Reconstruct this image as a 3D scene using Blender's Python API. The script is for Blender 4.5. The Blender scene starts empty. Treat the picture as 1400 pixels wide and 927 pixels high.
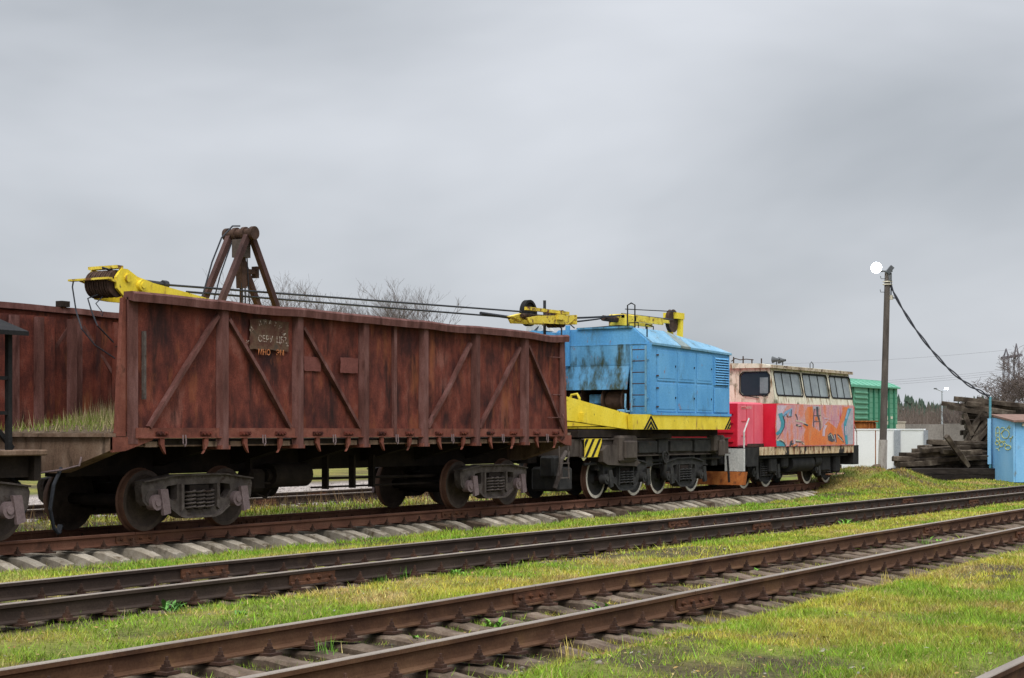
import bpy, bmesh, math, random
import numpy as np
from mathutils import Vector, Matrix
from mathutils.geometry import tessellate_polygon
random.seed(7); rng = np.random.default_rng(7)
scene = bpy.context.scene
col = scene.collection
R = math.radians
# ---------------------------------------------------------------- camera
FPX, VPX, HORY, CAMZ = 2263.0, 2070.0, 590.0, 1.73
TH = math.atan((VPX - 700) / FPX)
CT, ST = math.cos(TH), math.sin(TH)
cam_d = bpy.data.cameras.new('camera'); cam = bpy.data.objects.new('camera', cam_d); col.objects.link(cam)
cam.location = (0, 0, CAMZ)
cam.rotation_euler = (R(90), 0, TH - R(90))
cam_d.sensor_width = 36; cam_d.lens = FPX / 1400 * 36
cam_d.shift_y = (HORY - 463.5) / 1400
cam_d.clip_start = .1; cam_d.clip_end = 6000
scene.camera = cam
# ---------------------------------------------------------------- sky
SUN_EL, SUN_AZ = R(52), R(215)         # azimuth measured from +X towards +Y: behind and left of the camera
w = bpy.data.worlds.new('World'); scene.world = w; w.use_nodes = True
nt = w.node_tree; N = nt.nodes; L = nt.links
for n in list(N): N.remove(n)
out = N.new('ShaderNodeOutputWorld'); bg = N.new('ShaderNodeBackground'); bg.inputs['Strength'].default_value = .1
sky = N.new('ShaderNodeTexSky'); sky.sky_type = 'NISHITA'; sky.sun_disc = False
sky.sun_elevation = SUN_EL; sky.sun_rotation = R(90) - SUN_AZ; sky.air_density = 1; sky.dust_density = 2
tc = N.new('ShaderNodeTexCoord'); sep = N.new('ShaderNodeSeparateXYZ'); L.new(tc.outputs['Generated'], sep.inputs[0])
# overcast deck: brighter overhead than near the horizon, with soft cloud bands on a flat layer
zc = N.new('ShaderNodeMath'); zc.operation = 'MAXIMUM'; zc.inputs[1].default_value = 0; L.new(sep.outputs['Z'], zc.inputs[0])
gr = N.new('ShaderNodeMapRange'); gr.interpolation_type = 'SMOOTHSTEP'
gr.inputs['From Min'].default_value = .22; gr.inputs['From Max'].default_value = .95
gr.inputs['To Min'].default_value = 1.0; gr.inputs['To Max'].default_value = 3.3
L.new(zc.outputs[0], gr.inputs['Value'])
mp = N.new('ShaderNodeMapping'); mp.inputs['Scale'].default_value = (1.5, 1.5, 4.2); mp.inputs['Location'].default_value = (6.6, 11.1, .2)
mp.inputs['Rotation'].default_value = (R(5), R(-4), 0)
L.new(tc.outputs['Generated'], mp.inputs['Vector'])
cn = N.new('ShaderNodeTexNoise'); cn.inputs['Scale'].default_value = 1.25; cn.inputs['Detail'].default_value = 5; cn.inputs['Roughness'].default_value = .48
cn.inputs['Distortion'].default_value = .25
L.new(mp.outputs[0], cn.inputs['Vector'])
cr = N.new('ShaderNodeValToRGB'); L.new(cn.outputs['Fac'], cr.inputs['Fac'])
e = cr.color_ramp.elements
e[0].position = .32; e[0].color = (3.0, 3.22, 3.5, 1)
e[1].position = .66; e[1].color = (6.0, 6.2, 6.6, 1)
m1 = N.new('ShaderNodeMixRGB'); m1.blend_type = 'MULTIPLY'; m1.inputs[0].default_value = 1
L.new(cr.outputs[0], m1.inputs[1]); L.new(gr.outputs[0], m1.inputs[2])
m2 = N.new('ShaderNodeMixRGB'); m2.inputs[0].default_value = .05
L.new(m1.outputs[0], m2.inputs[1]); L.new(sky.outputs[0], m2.inputs[2])
L.new(m2.outputs[0], bg.inputs['Color']); L.new(bg.outputs[0], out.inputs['Surface'])
# ---------------------------------------------------------------- sun behind the clouds
sd = bpy.data.lights.new('sun', 'SUN'); sd.energy = 1.5; sd.angle = R(28); sd.color = (1, .97, .92)
sun = bpy.data.objects.new('sun', sd); col.objects.link(sun)
sv = Vector((math.cos(SUN_EL)*math.cos(SUN_AZ), math.cos(SUN_EL)*math.sin(SUN_AZ), math.sin(SUN_EL)))
sun.rotation_euler = sv.to_track_quat('Z', 'Y').to_euler(); sun.location = sv * 60
vs = scene.view_settings; vs.view_transform = 'Standard'; vs.look = 'None'; vs.exposure = .42; vs.gamma = 1; vs.use_curve_mapping = False
# ---------------------------------------------------------------- pixel -> place (a plane Y = const, X = const or z = const gives the distance)
def atY(px, py, Y):
    k = (px-700)/FPX; X = Y*(CT+k*ST)/(ST-k*CT); d = X*CT+Y*ST
    return Vector((X, Y, CAMZ+(HORY-py)*d/FPX))
def atX(px, py, X):
    k = (px-700)/FPX; Y = X*(ST-k*CT)/(CT+k*ST); d = X*CT+Y*ST
    return Vector((X, Y, CAMZ+(HORY-py)*d/FPX))
def atD(px, py, d):
    r = (px-700)/FPX*d
    return Vector((d*CT+r*ST, d*ST-r*CT, CAMZ+(HORY-py)*d/FPX))
# ---------------------------------------------------------------- materials
def mat(name, cols, sc=2.0, st=(1, 1, 1), rough=.8, bump=.15, bsc=30, spec=.3, metal=0.0, dirt=None, dirt2=None, rnd=0.0, grain=.25, lo=.3, hi=.7, coat=0.0):
    """cols: ramp colours over a large noise; dirt = (colour, threshold, scale, stretch, softness)"""
    m = bpy.data.materials.new(name); m.use_nodes = True
    nt = m.node_tree; N = nt.nodes; L = nt.links
    b = N['Principled BSDF']; b.inputs['Roughness'].default_value = rough; b.inputs['Metallic'].default_value = metal
    b.inputs['Specular IOR Level'].default_value = spec; b.inputs['Coat Weight'].default_value = coat
    g = N.new('ShaderNodeNewGeometry')
    def noise(scale, stretch, detail=6, loc=(0, 0, 0), ro=.6):
        mp = N.new('ShaderNodeMapping'); mp.inputs['Scale'].default_value = stretch; mp.inputs['Location'].default_value = loc
        L.new(g.outputs['Position'], mp.inputs['Vector'])
        n = N.new('ShaderNodeTexNoise'); n.inputs['Scale'].default_value = scale; n.inputs['Detail'].default_value = detail; n.inputs['Roughness'].default_value = ro
        L.new(mp.outputs[0], n.inputs['Vector']); return n.outputs['Fac']
    n1 = noise(sc, st)
    rp = N.new('ShaderNodeValToRGB'); L.new(n1, rp.inputs['Fac'])
    els = rp.color_ramp.elements
    while len(els) < len(cols): els.new(.5)
    for i, c in enumerate(cols):
        els[i].position = lo+(hi-lo)*i/max(1, len(cols)-1); els[i].color = (*c, 1)
    cur = rp.outputs[0]
    def mix(a, bcol, fac, mode='MIX'):
        x = N.new('ShaderNodeMixRGB'); x.blend_type = mode
        L.new(a, x.inputs[1])
        if isinstance(bcol, tuple): x.inputs[2].default_value = (*bcol, 1)
        else: L.new(bcol, x.inputs[2])
        if isinstance(fac, float): x.inputs[0].default_value = fac
        else: L.new(fac, x.inputs[0])
        return x.outputs[0]
    if grain:
        n2 = noise(bsc, (1, 1, 1), 4, (5, 3, 1))
        mr = N.new('ShaderNodeMapRange'); mr.inputs['From Min'].default_value = .25; mr.inputs['From Max'].default_value = .75
        mr.inputs['To Min'].default_value = 1-grain; mr.inputs['To Max'].default_value = 1+grain
        L.new(n2, mr.inputs['Value']); cur = mix(cur, mr.outputs[0], 1.0, 'MULTIPLY')
    for k, dd in enumerate((dirt, dirt2)):
        if dd:
            c, thr, dsc, dst, soft = dd
            n3 = noise(dsc, dst, 8, (11+7*k, 2, 4*k), .65)
            mr = N.new('ShaderNodeMapRange'); mr.inputs['From Min'].default_value = thr; mr.inputs['From Max'].default_value = thr+soft
            L.new(n3, mr.inputs['Value']); cur = mix(cur, c, mr.outputs[0])
    if rnd:
        oi = N.new('ShaderNodeObjectInfo'); mr = N.new('ShaderNodeMapRange')
        mr.inputs['To Min'].default_value = 1-rnd; mr.inputs['To Max'].default_value = 1+rnd
        L.new(oi.outputs['Random'], mr.inputs['Value']); cur = mix(cur, mr.outputs[0], 1.0, 'MULTIPLY')
    L.new(cur, b.inputs['Base Color'])
    if bump:
        bn = N.new('ShaderNodeBump'); bn.inputs['Strength'].default_value = bump; bn.inputs['Distance'].default_value = .02
        L.new(noise(bsc*.6, (1, 1, 1), 6), bn.inputs['Height']); L.new(bn.outputs[0], b.inputs['Normal'])
    return m
V = (1, 1, .16)      # vertical streaks
M = {}
M['rust'] = mat('rusty_wagon_steel', [(.026, .009, .009), (.074, .020, .015), (.145, .037, .024), (.195, .074, .056)], 2.1, (1.15, 1.15, .8), .85, .12, 60, .2,
                dirt=((.022, .010, .009), .50, 2.0, (2.2, 2.2, .42), .18), dirt2=((.22, .07, .03), .55, 2.0, (1.5, 1.5, .5), .18), lo=.28, hi=.70, grain=.4)
M['rustpost'] = mat('rusty_post_steel', [(.06, .024, .019), (.115, .048, .040), (.18, .09, .08)], 2.2, (2, 2, .5), .85, .15, 60, .2,
                dirt=((.05, .018, .014), .55, 4, (1, 1, .3), .15))
M['rustsill'] = mat('red_oxide_sill', [(.10, .030, .02), (.165, .052, .034), (.22, .085, .060)], 3, (1, 1, 1), .8, .25, 45, .25,
                dirt=((.055, .022, .014), .57, 5, (1, 1, .5), .12))
M['derrick'] = mat('dark_brown_derrick_steel', [(.035, .018, .016), (.065, .034, .03), (.10, .058, .052)], 3, (1, 1, .5), .85, .2, 50, .2)
M['dark'] = mat('dark_underframe', [(.012, .009, .008), (.022, .016, .013), (.035, .025, .02)], 3, (1, 1, 1), .9, .2, 40, .15)
M['endbeam'] = mat('weathered_end_beam', [(.09, .052, .034), (.165, .105, .07), (.235, .165, .118)], 4, (1, 1, .4), .85, .25, 40, .2,
                dirt=((.03, .02, .013), .55, 5, (1, 1, .25), .15))
M['bogie'] = mat('dusty_bogie_steel', [(.048, .038, .034), (.082, .066, .058), (.125, .105, .094)], 5, (1, 1, 1), .85, .25, 50, .2,
                dirt=((.045, .028, .02), .55, 7, (1, 1, 1), .12))
M['cover'] = mat('pinkish_axle_cover', [(.14, .10, .10), (.21, .155, .155)], 6, (1, 1, 1), .8, .2, 50, .2)
M['wheel'] = mat('wheel_steel', [(.035, .024, .018), (.06, .042, .033), (.085, .06, .047)], 5, (1, 1, 1), .8, .25, 40, .3)
M['tread'] = mat('rusty_tread', [(.09, .04, .025), (.14, .07, .045)], 6, (1, 1, 1), .75, .2, 40, .3)
M['rimwhite'] = mat('white_rim_paint', [(.50, .45, .38), (.62, .58, .5)], 7, (1, 1, 1), .8, .1, 40, .2, dirt=((.16, .11, .08), .56, 9, (1, 1, 1), .12))
M['cranebogie'] = mat('dark_crane_steel', [(.016, .0155, .015), (.03, .029, .028), (.05, .047, .043)], 5, (1, 1, 1), .8, .25, 40, .25,
                dirt=((.06, .036, .022), .6, 6, (1, 1, 1), .1))
M['craneframe'] = mat('crane_frame_steel', [(.04, .03, .025), (.07, .055, .045), (.10, .082, .068)], 3, (1, 1, .5), .8, .25, 40, .25,
                dirt=((.03, .02, .016), .55, 5, (1, 1, .3), .12))
M['blue'] = mat('blue_crane_paint', [(.075, .27, .53), (.10, .32, .59), (.135, .37, .63)], 1.6, (1, 1, .5), .7, .12, 25, .25, grain=.16,
                dirt=((.07, .12, .13), .57, 2.2, (1.2, 1.2, .5), .16), dirt2=((.28, .11, .05), .635, 4.5, (1, 1, .4), .06))
M['bluedirty'] = mat('mossy_blue_paint', [(.075, .24, .42), (.11, .31, .52), (.15, .35, .55)], 1.8, (1.4, 1.4, .4), .65, .15, 20, .3, grain=.15,
                dirt=((.035, .052, .035), .45, 1.9, (1.8, 1.8, .6), .16), dirt2=((.25, .10, .05), .62, 5, (1, 1, .6), .07))
M['blueroof'] = mat('faded_blue_roof', [(.10, .25, .38), (.145, .32, .46), (.20, .37, .50)], 2, (1, 1, 1), .6, .12, 20, .3,
                dirt=((.10, .10, .07), .55, 3, (1, 1, 1), .14), dirt2=((.06, .065, .04), .62, 6, (1, 1, 1), .08))
M['bluepatch'] = mat('dark_roof_patch', [(.10, .12, .11), (.17, .21, .2), (.24, .3, .3)], 3, (1, 1, 1), .7, .15, 20, .25)
M['yellow'] = mat('yellow_crane_paint', [(.66, .49, .025), (.76, .58, .035), (.80, .64, .07)], 3, (1, 1, .6), .6, .12, 30, .35, grain=.12,
                dirt=((.32, .17, .04), .585, 4, (1, 1, .35), .10), dirt2=((.06, .04, .015), .62, 7, (1, 1, .6), .06))
M['yellowworn'] = mat('worn_yellow_paint', [(.48, .34, .03), (.66, .50, .05), (.74, .60, .10)], 4, (1, 1, 1), .65, .2, 30, .3,
                dirt=((.14, .06, .025), .54, 6, (1, 1, 1), .08), dirt2=((.025, .018, .012), .62, 8, (1, 1, 1), .06))
M['black'] = mat('black_paint', [(.012, .012, .013), (.022, .021, .021)], 5, (1, 1, 1), .85, .1, 30, .12)
M['rope'] = mat('steel_rope', [(.018, .02, .026), (.03, .032, .04)], 20, (1, 1, 1), .7, .1, 80, .3)
M['drum'] = mat('rope_drum_rust', [(.035, .02, .014), (.06, .035, .025), (.09, .05, .035)], 8, (1, 1, 1), .85, .3, 60, .2)
M['darkglass'] = mat('dark_glass', [(.02, .024, .026), (.03, .034, .038)], 2, (1, 1, 1), .12, 0, 10, .6, grain=0)
M['dustglass'] = mat('dusty_glass', [(.10, .12, .125), (.17, .20, .205), (.24, .28, .28)], 1.2, (1, 1, 1.4), .25, .03, 20, .5, grain=.1)
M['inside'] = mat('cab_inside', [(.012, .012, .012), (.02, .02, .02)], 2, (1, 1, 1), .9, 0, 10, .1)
M['red'] = mat('red_loco_paint', [(.50, .006, .022), (.58, .010, .032), (.64, .02, .045)], 2, (1, 1, .5), .45, .06, 20, .4, grain=.06,
               dirt=((.10, .02, .012), .66, 3, (1, 1, .3), .1))
M['pink'] = mat('pink_red_paint', [(.66, .085, .13), (.72, .12, .17), (.76, .16, .2)], 2, (1, 1, .6), .5, .06, 20, .4, grain=.06,
               dirt=((.30, .04, .04), .66, 3, (1, 1, .5), .1))  # hood colour, paler and pinker than the red body paint
M['cream'] = mat('cream_loco_paint', [(.50, .46, .34), (.62, .58, .45), (.68, .65, .53)], 2.5, (1.5, 1.5, .4), .6, .12, 25, .3, grain=.12,
               dirt=((.20, .09, .035), .535, 5, (2, 2, .25), .09), dirt2=((.07, .075, .025), .56, 2.4, (1, 1, .7), .12))
M['creamrust'] = mat('rusty_cream_band', [(.40, .27, .13), (.56, .43, .27), (.62, .50, .33)], 4, (1.5, 1.5, .5), .7, .2, 30, .3,
               dirt=((.16, .055, .02), .50, 4, (1.3, 1.3, .4), .09), dirt2=((.02, .015, .012), .56, 2.2, (1, 1, .8), .05))
M['roofedge'] = mat('rusty_roof_edge', [(.28, .20, .13), (.42, .34, .24), (.52, .46, .36)], 4, (1, 1, 1), .8, .2, 30, .25,
               dirt=((.10, .06, .035), .52, 6, (1, 1, 1), .1))
M['whitemetal'] = mat('white_painted_steel', [(.42, .42, .40), (.54, .53, .50)], 3, (1, 1, .5), .6, .08, 20, .3, dirt=((.25, .19, .12), .64, 4, (1, 1, .3), .08))
M['rustorange'] = mat('bright_orange_rust', [(.17, .045, .012), (.30, .09, .02), (.38, .15, .04)], 5, (1, 1, .5), .85, .3, 40, .2,
               dirt=((.06, .02, .012), .58, 6, (1, 1, .4), .1))
M['locodark'] = mat('oily_loco_underframe', [(.010, .010, .010), (.018, .017, .017), (.032, .030, .028)], 4, (1, 1, 1), .8, .2, 40, .2)
M['green'] = mat('green_boxcar_paint', [(.075, .25, .155), (.105, .295, .19), (.135, .335, .225)], 1.3, (1, 1, .5), .6, .08, 15, .3, grain=.1,
               dirt=((.05, .17, .11), .62, 2, (1, 1, .3), .12))
M['greenrib'] = mat('dark_green_rib', [(.02, .15, .085), (.03, .19, .11)], 2, (1, 1, .5), .6, .05, 15, .3)
M['greenroof'] = mat('pale_green_roof', [(.09, .31, .20), (.13, .36, .24)], 2, (1, 1, 1), .6, .05, 15, .3, grain=.1)
M['palewrite'] = mat('pale_lettering', [(.50, .46, .36), (.62, .58, .48)], 30, (1, 1, 1), .8, 0, 40, .2)
M['stencil'] = mat('worn_white_stencil', [(.16, .07, .05), (.50, .43, .36), (.60, .54, .46)], 18, (1, 1, 1), .85, 0, 50, .2, lo=.42, hi=.66)
M['stencilo'] = mat('worn_orange_stencil', [(.18, .05, .025), (.52, .17, .06), (.58, .22, .09)], 22, (1, 1, 1), .85, 0, 50, .2, lo=.36, hi=.54)
M['patch'] = mat('faded_paint_patch', [(.062, .024, .017), (.085, .038, .026), (.11, .066, .042), (.066, .048, .036)], 5, (1, 1, 1), .85, .1, 40, .2)
M['redpatch'] = mat('red_primer_patch', [(.125, .042, .034), (.17, .06, .05)], 5, (1, 1, 1), .85, .1, 40, .2)
M['concrete'] = mat('pale_concrete_sleeper', [(.21, .175, .13), (.33, .285, .225), (.42, .375, .31)], 5, (1, 1, 1), .9, .3, 60, .15, rnd=.32,
               dirt=((.12, .09, .055), .55, 4, (1, 1, 1), .12))
M['oldsleeper'] = mat('grey_brown_sleeper', [(.05, .034, .022), (.115, .083, .06), (.20, .155, .115)], 4, (1.5, 1, 1), .92, .35, 50, .15, rnd=.22,
               dirt=((.05, .045, .022), .56, 4, (1, 1, 1), .12))
M['railrust'] = mat('rusty_rail_side', [(.048, .022, .012), (.088, .042, .022), (.125, .066, .035)], 2.5, (.6, 1, 1), .85, .2, 50, .2,
               dirt=((.155, .085, .036), .55, 1.2, (1, 1, 1), .16))
M['raildark'] = mat('dark_rail_side', [(.022, .014, .011), (.038, .025, .019), (.055, .037, .028)], 2.5, (.6, 1, 1), .85, .2, 50, .2,
               dirt=((.075, .048, .03), .6, 1.5, (1, 1, 1), .14))
M['railred'] = mat('brown_red_rail_side', [(.075, .032, .02), (.12, .052, .032), (.155, .075, .047)], 2.5, (.6, 1, 1), .85, .2, 50, .2,
               dirt=((.05, .026, .018), .57, 2, (1, 1, 1), .16))
M['railtop'] = mat('dull_rail_head', [(.16, .125, .10), (.22, .18, .145), (.28, .235, .19)], 3, (.25, 1, 1), .55, .1, 60, .4)
M['fast'] = mat('rusty_fastening', [(.03, .016, .011), (.055, .029, .02), (.09, .046, .03)], 9, (1, 1, 1), .85, .2, 60, .2, rnd=.2)
M['fish'] = mat('orange_rust_fishplate', [(.05, .024, .015), (.085, .037, .02), (.125, .05, .025)], 8, (1, 1, 1), .85, .25, 50, .2)
M['polec'] = mat('weathered_concrete_pole', [(.06, .05, .044), (.10, .086, .075), (.15, .13, .115)], 3, (1, 1, .3), .9, .2, 40, .15)
M['polebase'] = mat('pale_concrete_pole_foot', [(.24, .215, .19), (.36, .33, .30), (.42, .395, .365)], 3, (2, 2, .3), .9, .2, 40, .15, dirt=((.14, .11, .09), .55, 5, (2, 2, .3), .1))
M['lampbody'] = mat('dark_lamp_housing', [(.05, .055, .06), (.08, .085, .09)], 5, (1, 1, 1), .5, 0, 20, .4)
M['oldwood'] = mat('weathered_tarred_sleeper', [(.018, .013, .010), (.040, .030, .022), (.075, .059, .044), (.145, .12, .092)], 3, (1, 1, 1), .92, .4, 45, .15, rnd=.4)
M['tarwood'] = mat('black_tarred_beam', [(.012, .009, .008), (.022, .017, .014), (.035, .028, .023)], 3, (1, 1, 3), .85, .3, 40, .2, rnd=.2)
M['shed'] = mat('blue_shed_sheet', [(.16, .40, .66), (.22, .47, .72), (.27, .52, .75)], 1.4, (1, 1, .5), .6, .05, 20, .3, grain=.07,
               dirt=((.20, .24, .26), .62, 3, (1, 1, .5), .1))
M['shedroof'] = mat('brown_shed_roof', [(.17, .10, .075), (.24, .15, .12)], 4, (1, 1, 1), .85, .15, 30, .2)
M['sheddark'] = mat('teal_pipe', [(.07, .22, .27), (.10, .30, .36)], 6, (1, 1, 1), .6, .05, 30, .3)
M['yellowtag'] = mat('yellow_spray_paint', [(.62, .60, .16), (.72, .70, .25)], 20, (1, 1, 1), .7, 0, 40, .2)
M['whitewall'] = mat('white_fence_panel', [(.76, .77, .77), (.82, .83, .83)], 1.5, (1, 1, .5), .7, .05, 20, .25, grain=.05, dirt=((.58, .57, .54), .62, 2, (1, 1, .4), .14))
M['greypost'] = mat('grey_fence_post', [(.25, .27, .30), (.34, .36, .39)], 3, (1, 1, 1), .7, .05, 20, .25)
M['greywall'] = mat('far_grey_concrete_wall', [(.16, .145, .13), (.23, .21, .19)], .8, (1, 1, .5), .9, .1, 10, .15)
M['creamwall'] = mat('far_cream_wall', [(.45, .40, .33), (.53, .48, .40)], .8, (1, 1, .5), .9, .05, 10, .15)
M['bark'] = mat('grey_brown_bark', [(.06, .048, .042), (.105, .085, .074)], 3, (1, 1, .3), .95, .1, 20, .1)
M['twig'] = mat('thin_twigs', [(.09, .072, .066), (.15, .12, .108)], 1, (1, 1, 1), .95, 0, 20, .1, grain=0)
M['pine'] = mat('far_pine_foliage', [(.030, .052, .040), (.05, .075, .055), (.075, .10, .07)], .25, (1, 1, 1), .95, 0, 5, .1)
M['birch'] = mat('far_bare_trunks', [(.11, .085, .075), (.19, .15, .13)], .2, (1, 1, .3), .95, 0, 5, .1)
M['pylon'] = mat('far_pylon_steel', [(.12, .11, .13), (.17, .155, .175)], .3, (1, 1, 1), .8, 0, 5, .2)
M['earth'] = mat('brown_earth', [(.06, .042, .028), (.105, .076, .052), (.15, .115, .08)], 4, (1, 1, 1), .95, .4, 20, .1, rnd=.2)
M['stone'] = mat('grey_stone', [(.10, .088, .075), (.18, .16, .14), (.26, .235, .205)], 6, (1, 1, 1), .9, .3, 30, .15, rnd=.35)
def emit(name, c, s):
    m = bpy.data.materials.new(name); m.use_nodes = True; b = m.node_tree.nodes['Principled BSDF']
    b.inputs['Base Color'].default_value = (.8, .8, .8, 1); b.inputs['Emission Color'].default_value = (*c, 1); b.inputs['Emission Strength'].default_value = s
    return m
M['glow'] = emit('lit_floodlight_lens', (.92, .96, 1), 30)
def vcol(name, rough=.8, trans=0.0):
    m = bpy.data.materials.new(name); m.use_nodes = True; nt = m.node_tree; b = nt.nodes['Principled BSDF']
    a = nt.nodes.new('ShaderNodeVertexColor'); a.layer_name = 'Col'
    nt.links.new(a.outputs[0], b.inputs['Base Color']); b.inputs['Roughness'].default_value = rough; b.inputs['Specular IOR Level'].default_value = .2
    return m
M['blade'] = vcol('grass_blades')
# ---------------------------------------------------------------- mesh helpers
WL = {}
def tag(o, label=None, cat=None, group=None, kind=None):
    if label: o['label'] = label
    if cat: o['category'] = cat
    if group: o['group'] = group
    if kind: o['kind'] = kind
    return o
def thing(name, loc, label, cat, group=None):
    o = bpy.data.objects.new(name, None); col.objects.link(o); o.location = loc; WL[o.name] = Vector(loc)
    o.empty_display_size = .2
    return tag(o, label, cat, group)
def put(name, mesh, loc, parent=None, rot=None):
    o = bpy.data.objects.new(name, mesh); col.objects.link(o); loc = Vector(loc); WL[o.name] = loc
    if parent: o.parent = parent; o.location = loc - WL[parent.name]
    else: o.location = loc
    if rot: o.rotation_euler = rot
    return o
class MB:
    def __init__(s): s.v = []; s.f = []; s.mi = []; s.cur = 0
    def add(s, vs, fs):
        b = len(s.v); s.v += [tuple(v) for v in vs]; s.f += [tuple(b+i for i in f) for f in fs]; s.mi += [s.cur]*len(fs); return s
    def box(s, x0, x1, y0, y1, z0, z1):
        return s.add([(x0,y0,z0),(x1,y0,z0),(x1,y1,z0),(x0,y1,z0),(x0,y0,z1),(x1,y0,z1),(x1,y1,z1),(x0,y1,z1)],
              [(0,3,2,1),(4,5,6,7),(0,1,5,4),(1,2,6,5),(2,3,7,6),(3,0,4,7)])
    def cbox(s, x0, x1, y0, y1, z0, z1, c=.01):
        """box with chamfered edges"""
        bm = bmesh.new(); bmesh.ops.create_cube(bm, size=1)
        for v in bm.verts: v.co = ((x0+x1)/2+v.co.x*(x1-x0), (y0+y1)/2+v.co.y*(y1-y0), (z0+z1)/2+v.co.z*(z1-z0))
        bmesh.ops.bevel(bm, geom=bm.edges[:], offset=c, segments=1, affect='EDGES', profile=.5)
        bm.verts.index_update(); s.add([v.co[:] for v in bm.verts], [[v.index for v in f.verts] for f in bm.faces]); bm.free(); return s
    def beam(s, p0, p1, wd, ht, up=(0, 0, 1)):
        p0 = Vector(p0); p1 = Vector(p1); a = (p1-p0).normalized(); u = Vector(up)
        sd = a.cross(u)
        if sd.length < 1e-4: sd = a.cross(Vector((1, 0, 0)))
        sd.normalize(); u = sd.cross(a)
        vs = []
        for p in (p0, p1):
            for q, t in ((-1,-1),(1,-1),(1,1),(-1,1)): vs.append(p+sd*wd/2*q+u*ht/2*t)
        return s.add(vs, [(0,1,2,3),(7,6,5,4),(0,4,5,1),(1,5,6,2),(2,6,7,3),(3,7,4,0)])
    def tube(s, pts, r, n=8, r2=None, cap=True):
        pts = [Vector(p) for p in pts]; vs = []; fs = []; k = len(pts); prev = None
        for i, p in enumerate(pts):
            t = (pts[min(i+1, k-1)]-pts[max(i-1, 0)]).normalized()
            if prev is None:
                a = t.cross(Vector((0, 0, 1)))
                if a.length < .05: a = t.cross(Vector((1, 0, 0)))
            else: a = prev-t*prev.dot(t)
            a.normalize(); prev = a; b = t.cross(a)
            rr = r if r2 is None else r+(r2-r)*i/(k-1)
            for j in range(n):
                g = 2*math.pi*j/n; vs.append(p+(a*math.cos(g)+b*math.sin(g))*rr)
        for i in range(k-1):
            for j in range(n):
                fs.append((i*n+j, i*n+(j+1)%n, (i+1)*n+(j+1)%n, (i+1)*n+j))
        if cap: fs += [tuple(range(n-1, -1, -1)), tuple(range((k-1)*n, k*n))]
        return s.add(vs, fs)
    def lathe(s, prof, c, axis='Y', n=24, mats=None):
        """prof: (along, radius) pairs turned round an axis through c; mats: slot for each profile segment"""
        c = Vector(c); vs = []; k = len(prof)
        for (a, r) in prof:
            for j in range(n):
                g = 2*math.pi*j/n; x, y = r*math.cos(g), r*math.sin(g)
                vs.append(c+Vector({'Y': (x, a, y), 'X': (a, x, y), 'Z': (x, y, a)}[axis]))
        sv = s.cur
        b = len(s.v); s.v += [tuple(v) for v in vs]
        for i in range(k-1):
            for j in range(n):
                s.f.append((b+i*n+j, b+i*n+(j+1)%n, b+(i+1)*n+(j+1)%n, b+(i+1)*n+j)); s.mi.append(mats[i] if mats else sv)
        return s
    def prism(s, poly, a0, a1, axis='Y', holes=()):
        """polygon in the plane across axis, thickened from a0 to a1, with holes"""
        def P(q, a): return {'Y': (q[0], a, q[1]), 'X': (a, q[0], q[1]), 'Z': (q[0], q[1], a)}[axis]
        loops = [list(poly)]+[list(h) for h in holes]
        flat = [q for l in loops for q in l]; n = len(flat)
        tris = tessellate_polygon([[Vector((q[0], q[1], 0)) for q in l] for l in loops])
        vs = [P(q, a0) for q in flat]+[P(q, a1) for q in flat]
        fs = [tuple(t) for t in tris]+[tuple(n+i for i in reversed(t)) for t in tris]
        o = 0
        for l in loops:
            m = len(l)
            for i in range(m): fs.append((o+i, o+(i+1)%m, n+o+(i+1)%m, n+o+i))
            o += m
        return s.add(vs, fs)
    def mesh(s, name, mats, org=(0, 0, 0), smooth=False):
        me = bpy.data.meshes.new(name); o = Vector(org)
        me.from_pydata([tuple(Vector(v)-o) for v in s.v], [], s.f)
        if not isinstance(mats, (list, tuple)): mats = [mats]
        for m in mats: me.materials.append(M[m] if isinstance(m, str) else m)
        me.polygons.foreach_set('material_index', s.mi)
        bm = bmesh.new(); bm.from_mesh(me); bmesh.ops.recalc_face_normals(bm, faces=bm.faces)
        if smooth:
            for f in bm.faces: f.smooth = True
            for ed in bm.edges:
                if len(ed.link_faces) == 2 and ed.calc_face_angle(0) > R(38): ed.smooth = False
        bm.to_mesh(me); bm.free()
        return me
    def build(s, name, mats, parent=None, smooth=False, label=None):
        a = np.array(s.v); c = (a.min(0)+a.max(0))/2
        o = put(name, s.mesh(name, mats, c, smooth), c, parent)
        if label: o['label'] = label
        return o
def boxp(name, m, parent, *b, label=None, c=0):
    q = MB(); (q.cbox(*b, c=c) if c else q.box(*b)); return q.build(name, m, parent, label=label)
def text_mb(body, size, o, ux, uz, depth=.004, bend=0.0):
    """lettering as thin mesh: o = lower left point, ux/uz = reading and up directions"""
    cu = bpy.data.curves.new('lettering', 'FONT'); cu.body = body; cu.size = size; cu.resolution_u = 2
    ob = bpy.data.objects.new('lettering', cu); col.objects.link(ob)
    dg = bpy.context.evaluated_depsgraph_get(); me = bpy.data.meshes.new_from_object(ob.evaluated_get(dg))
    q = MB(); ux = Vector(ux); uz = Vector(uz); o = Vector(o)
    q.add([o+ux*v.co.x+uz*v.co.y for v in me.vertices], [tuple(p.vertices) for p in me.polygons])
    bpy.data.objects.remove(ob); bpy.data.curves.remove(cu); bpy.data.meshes.remove(me)
    return q
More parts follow.
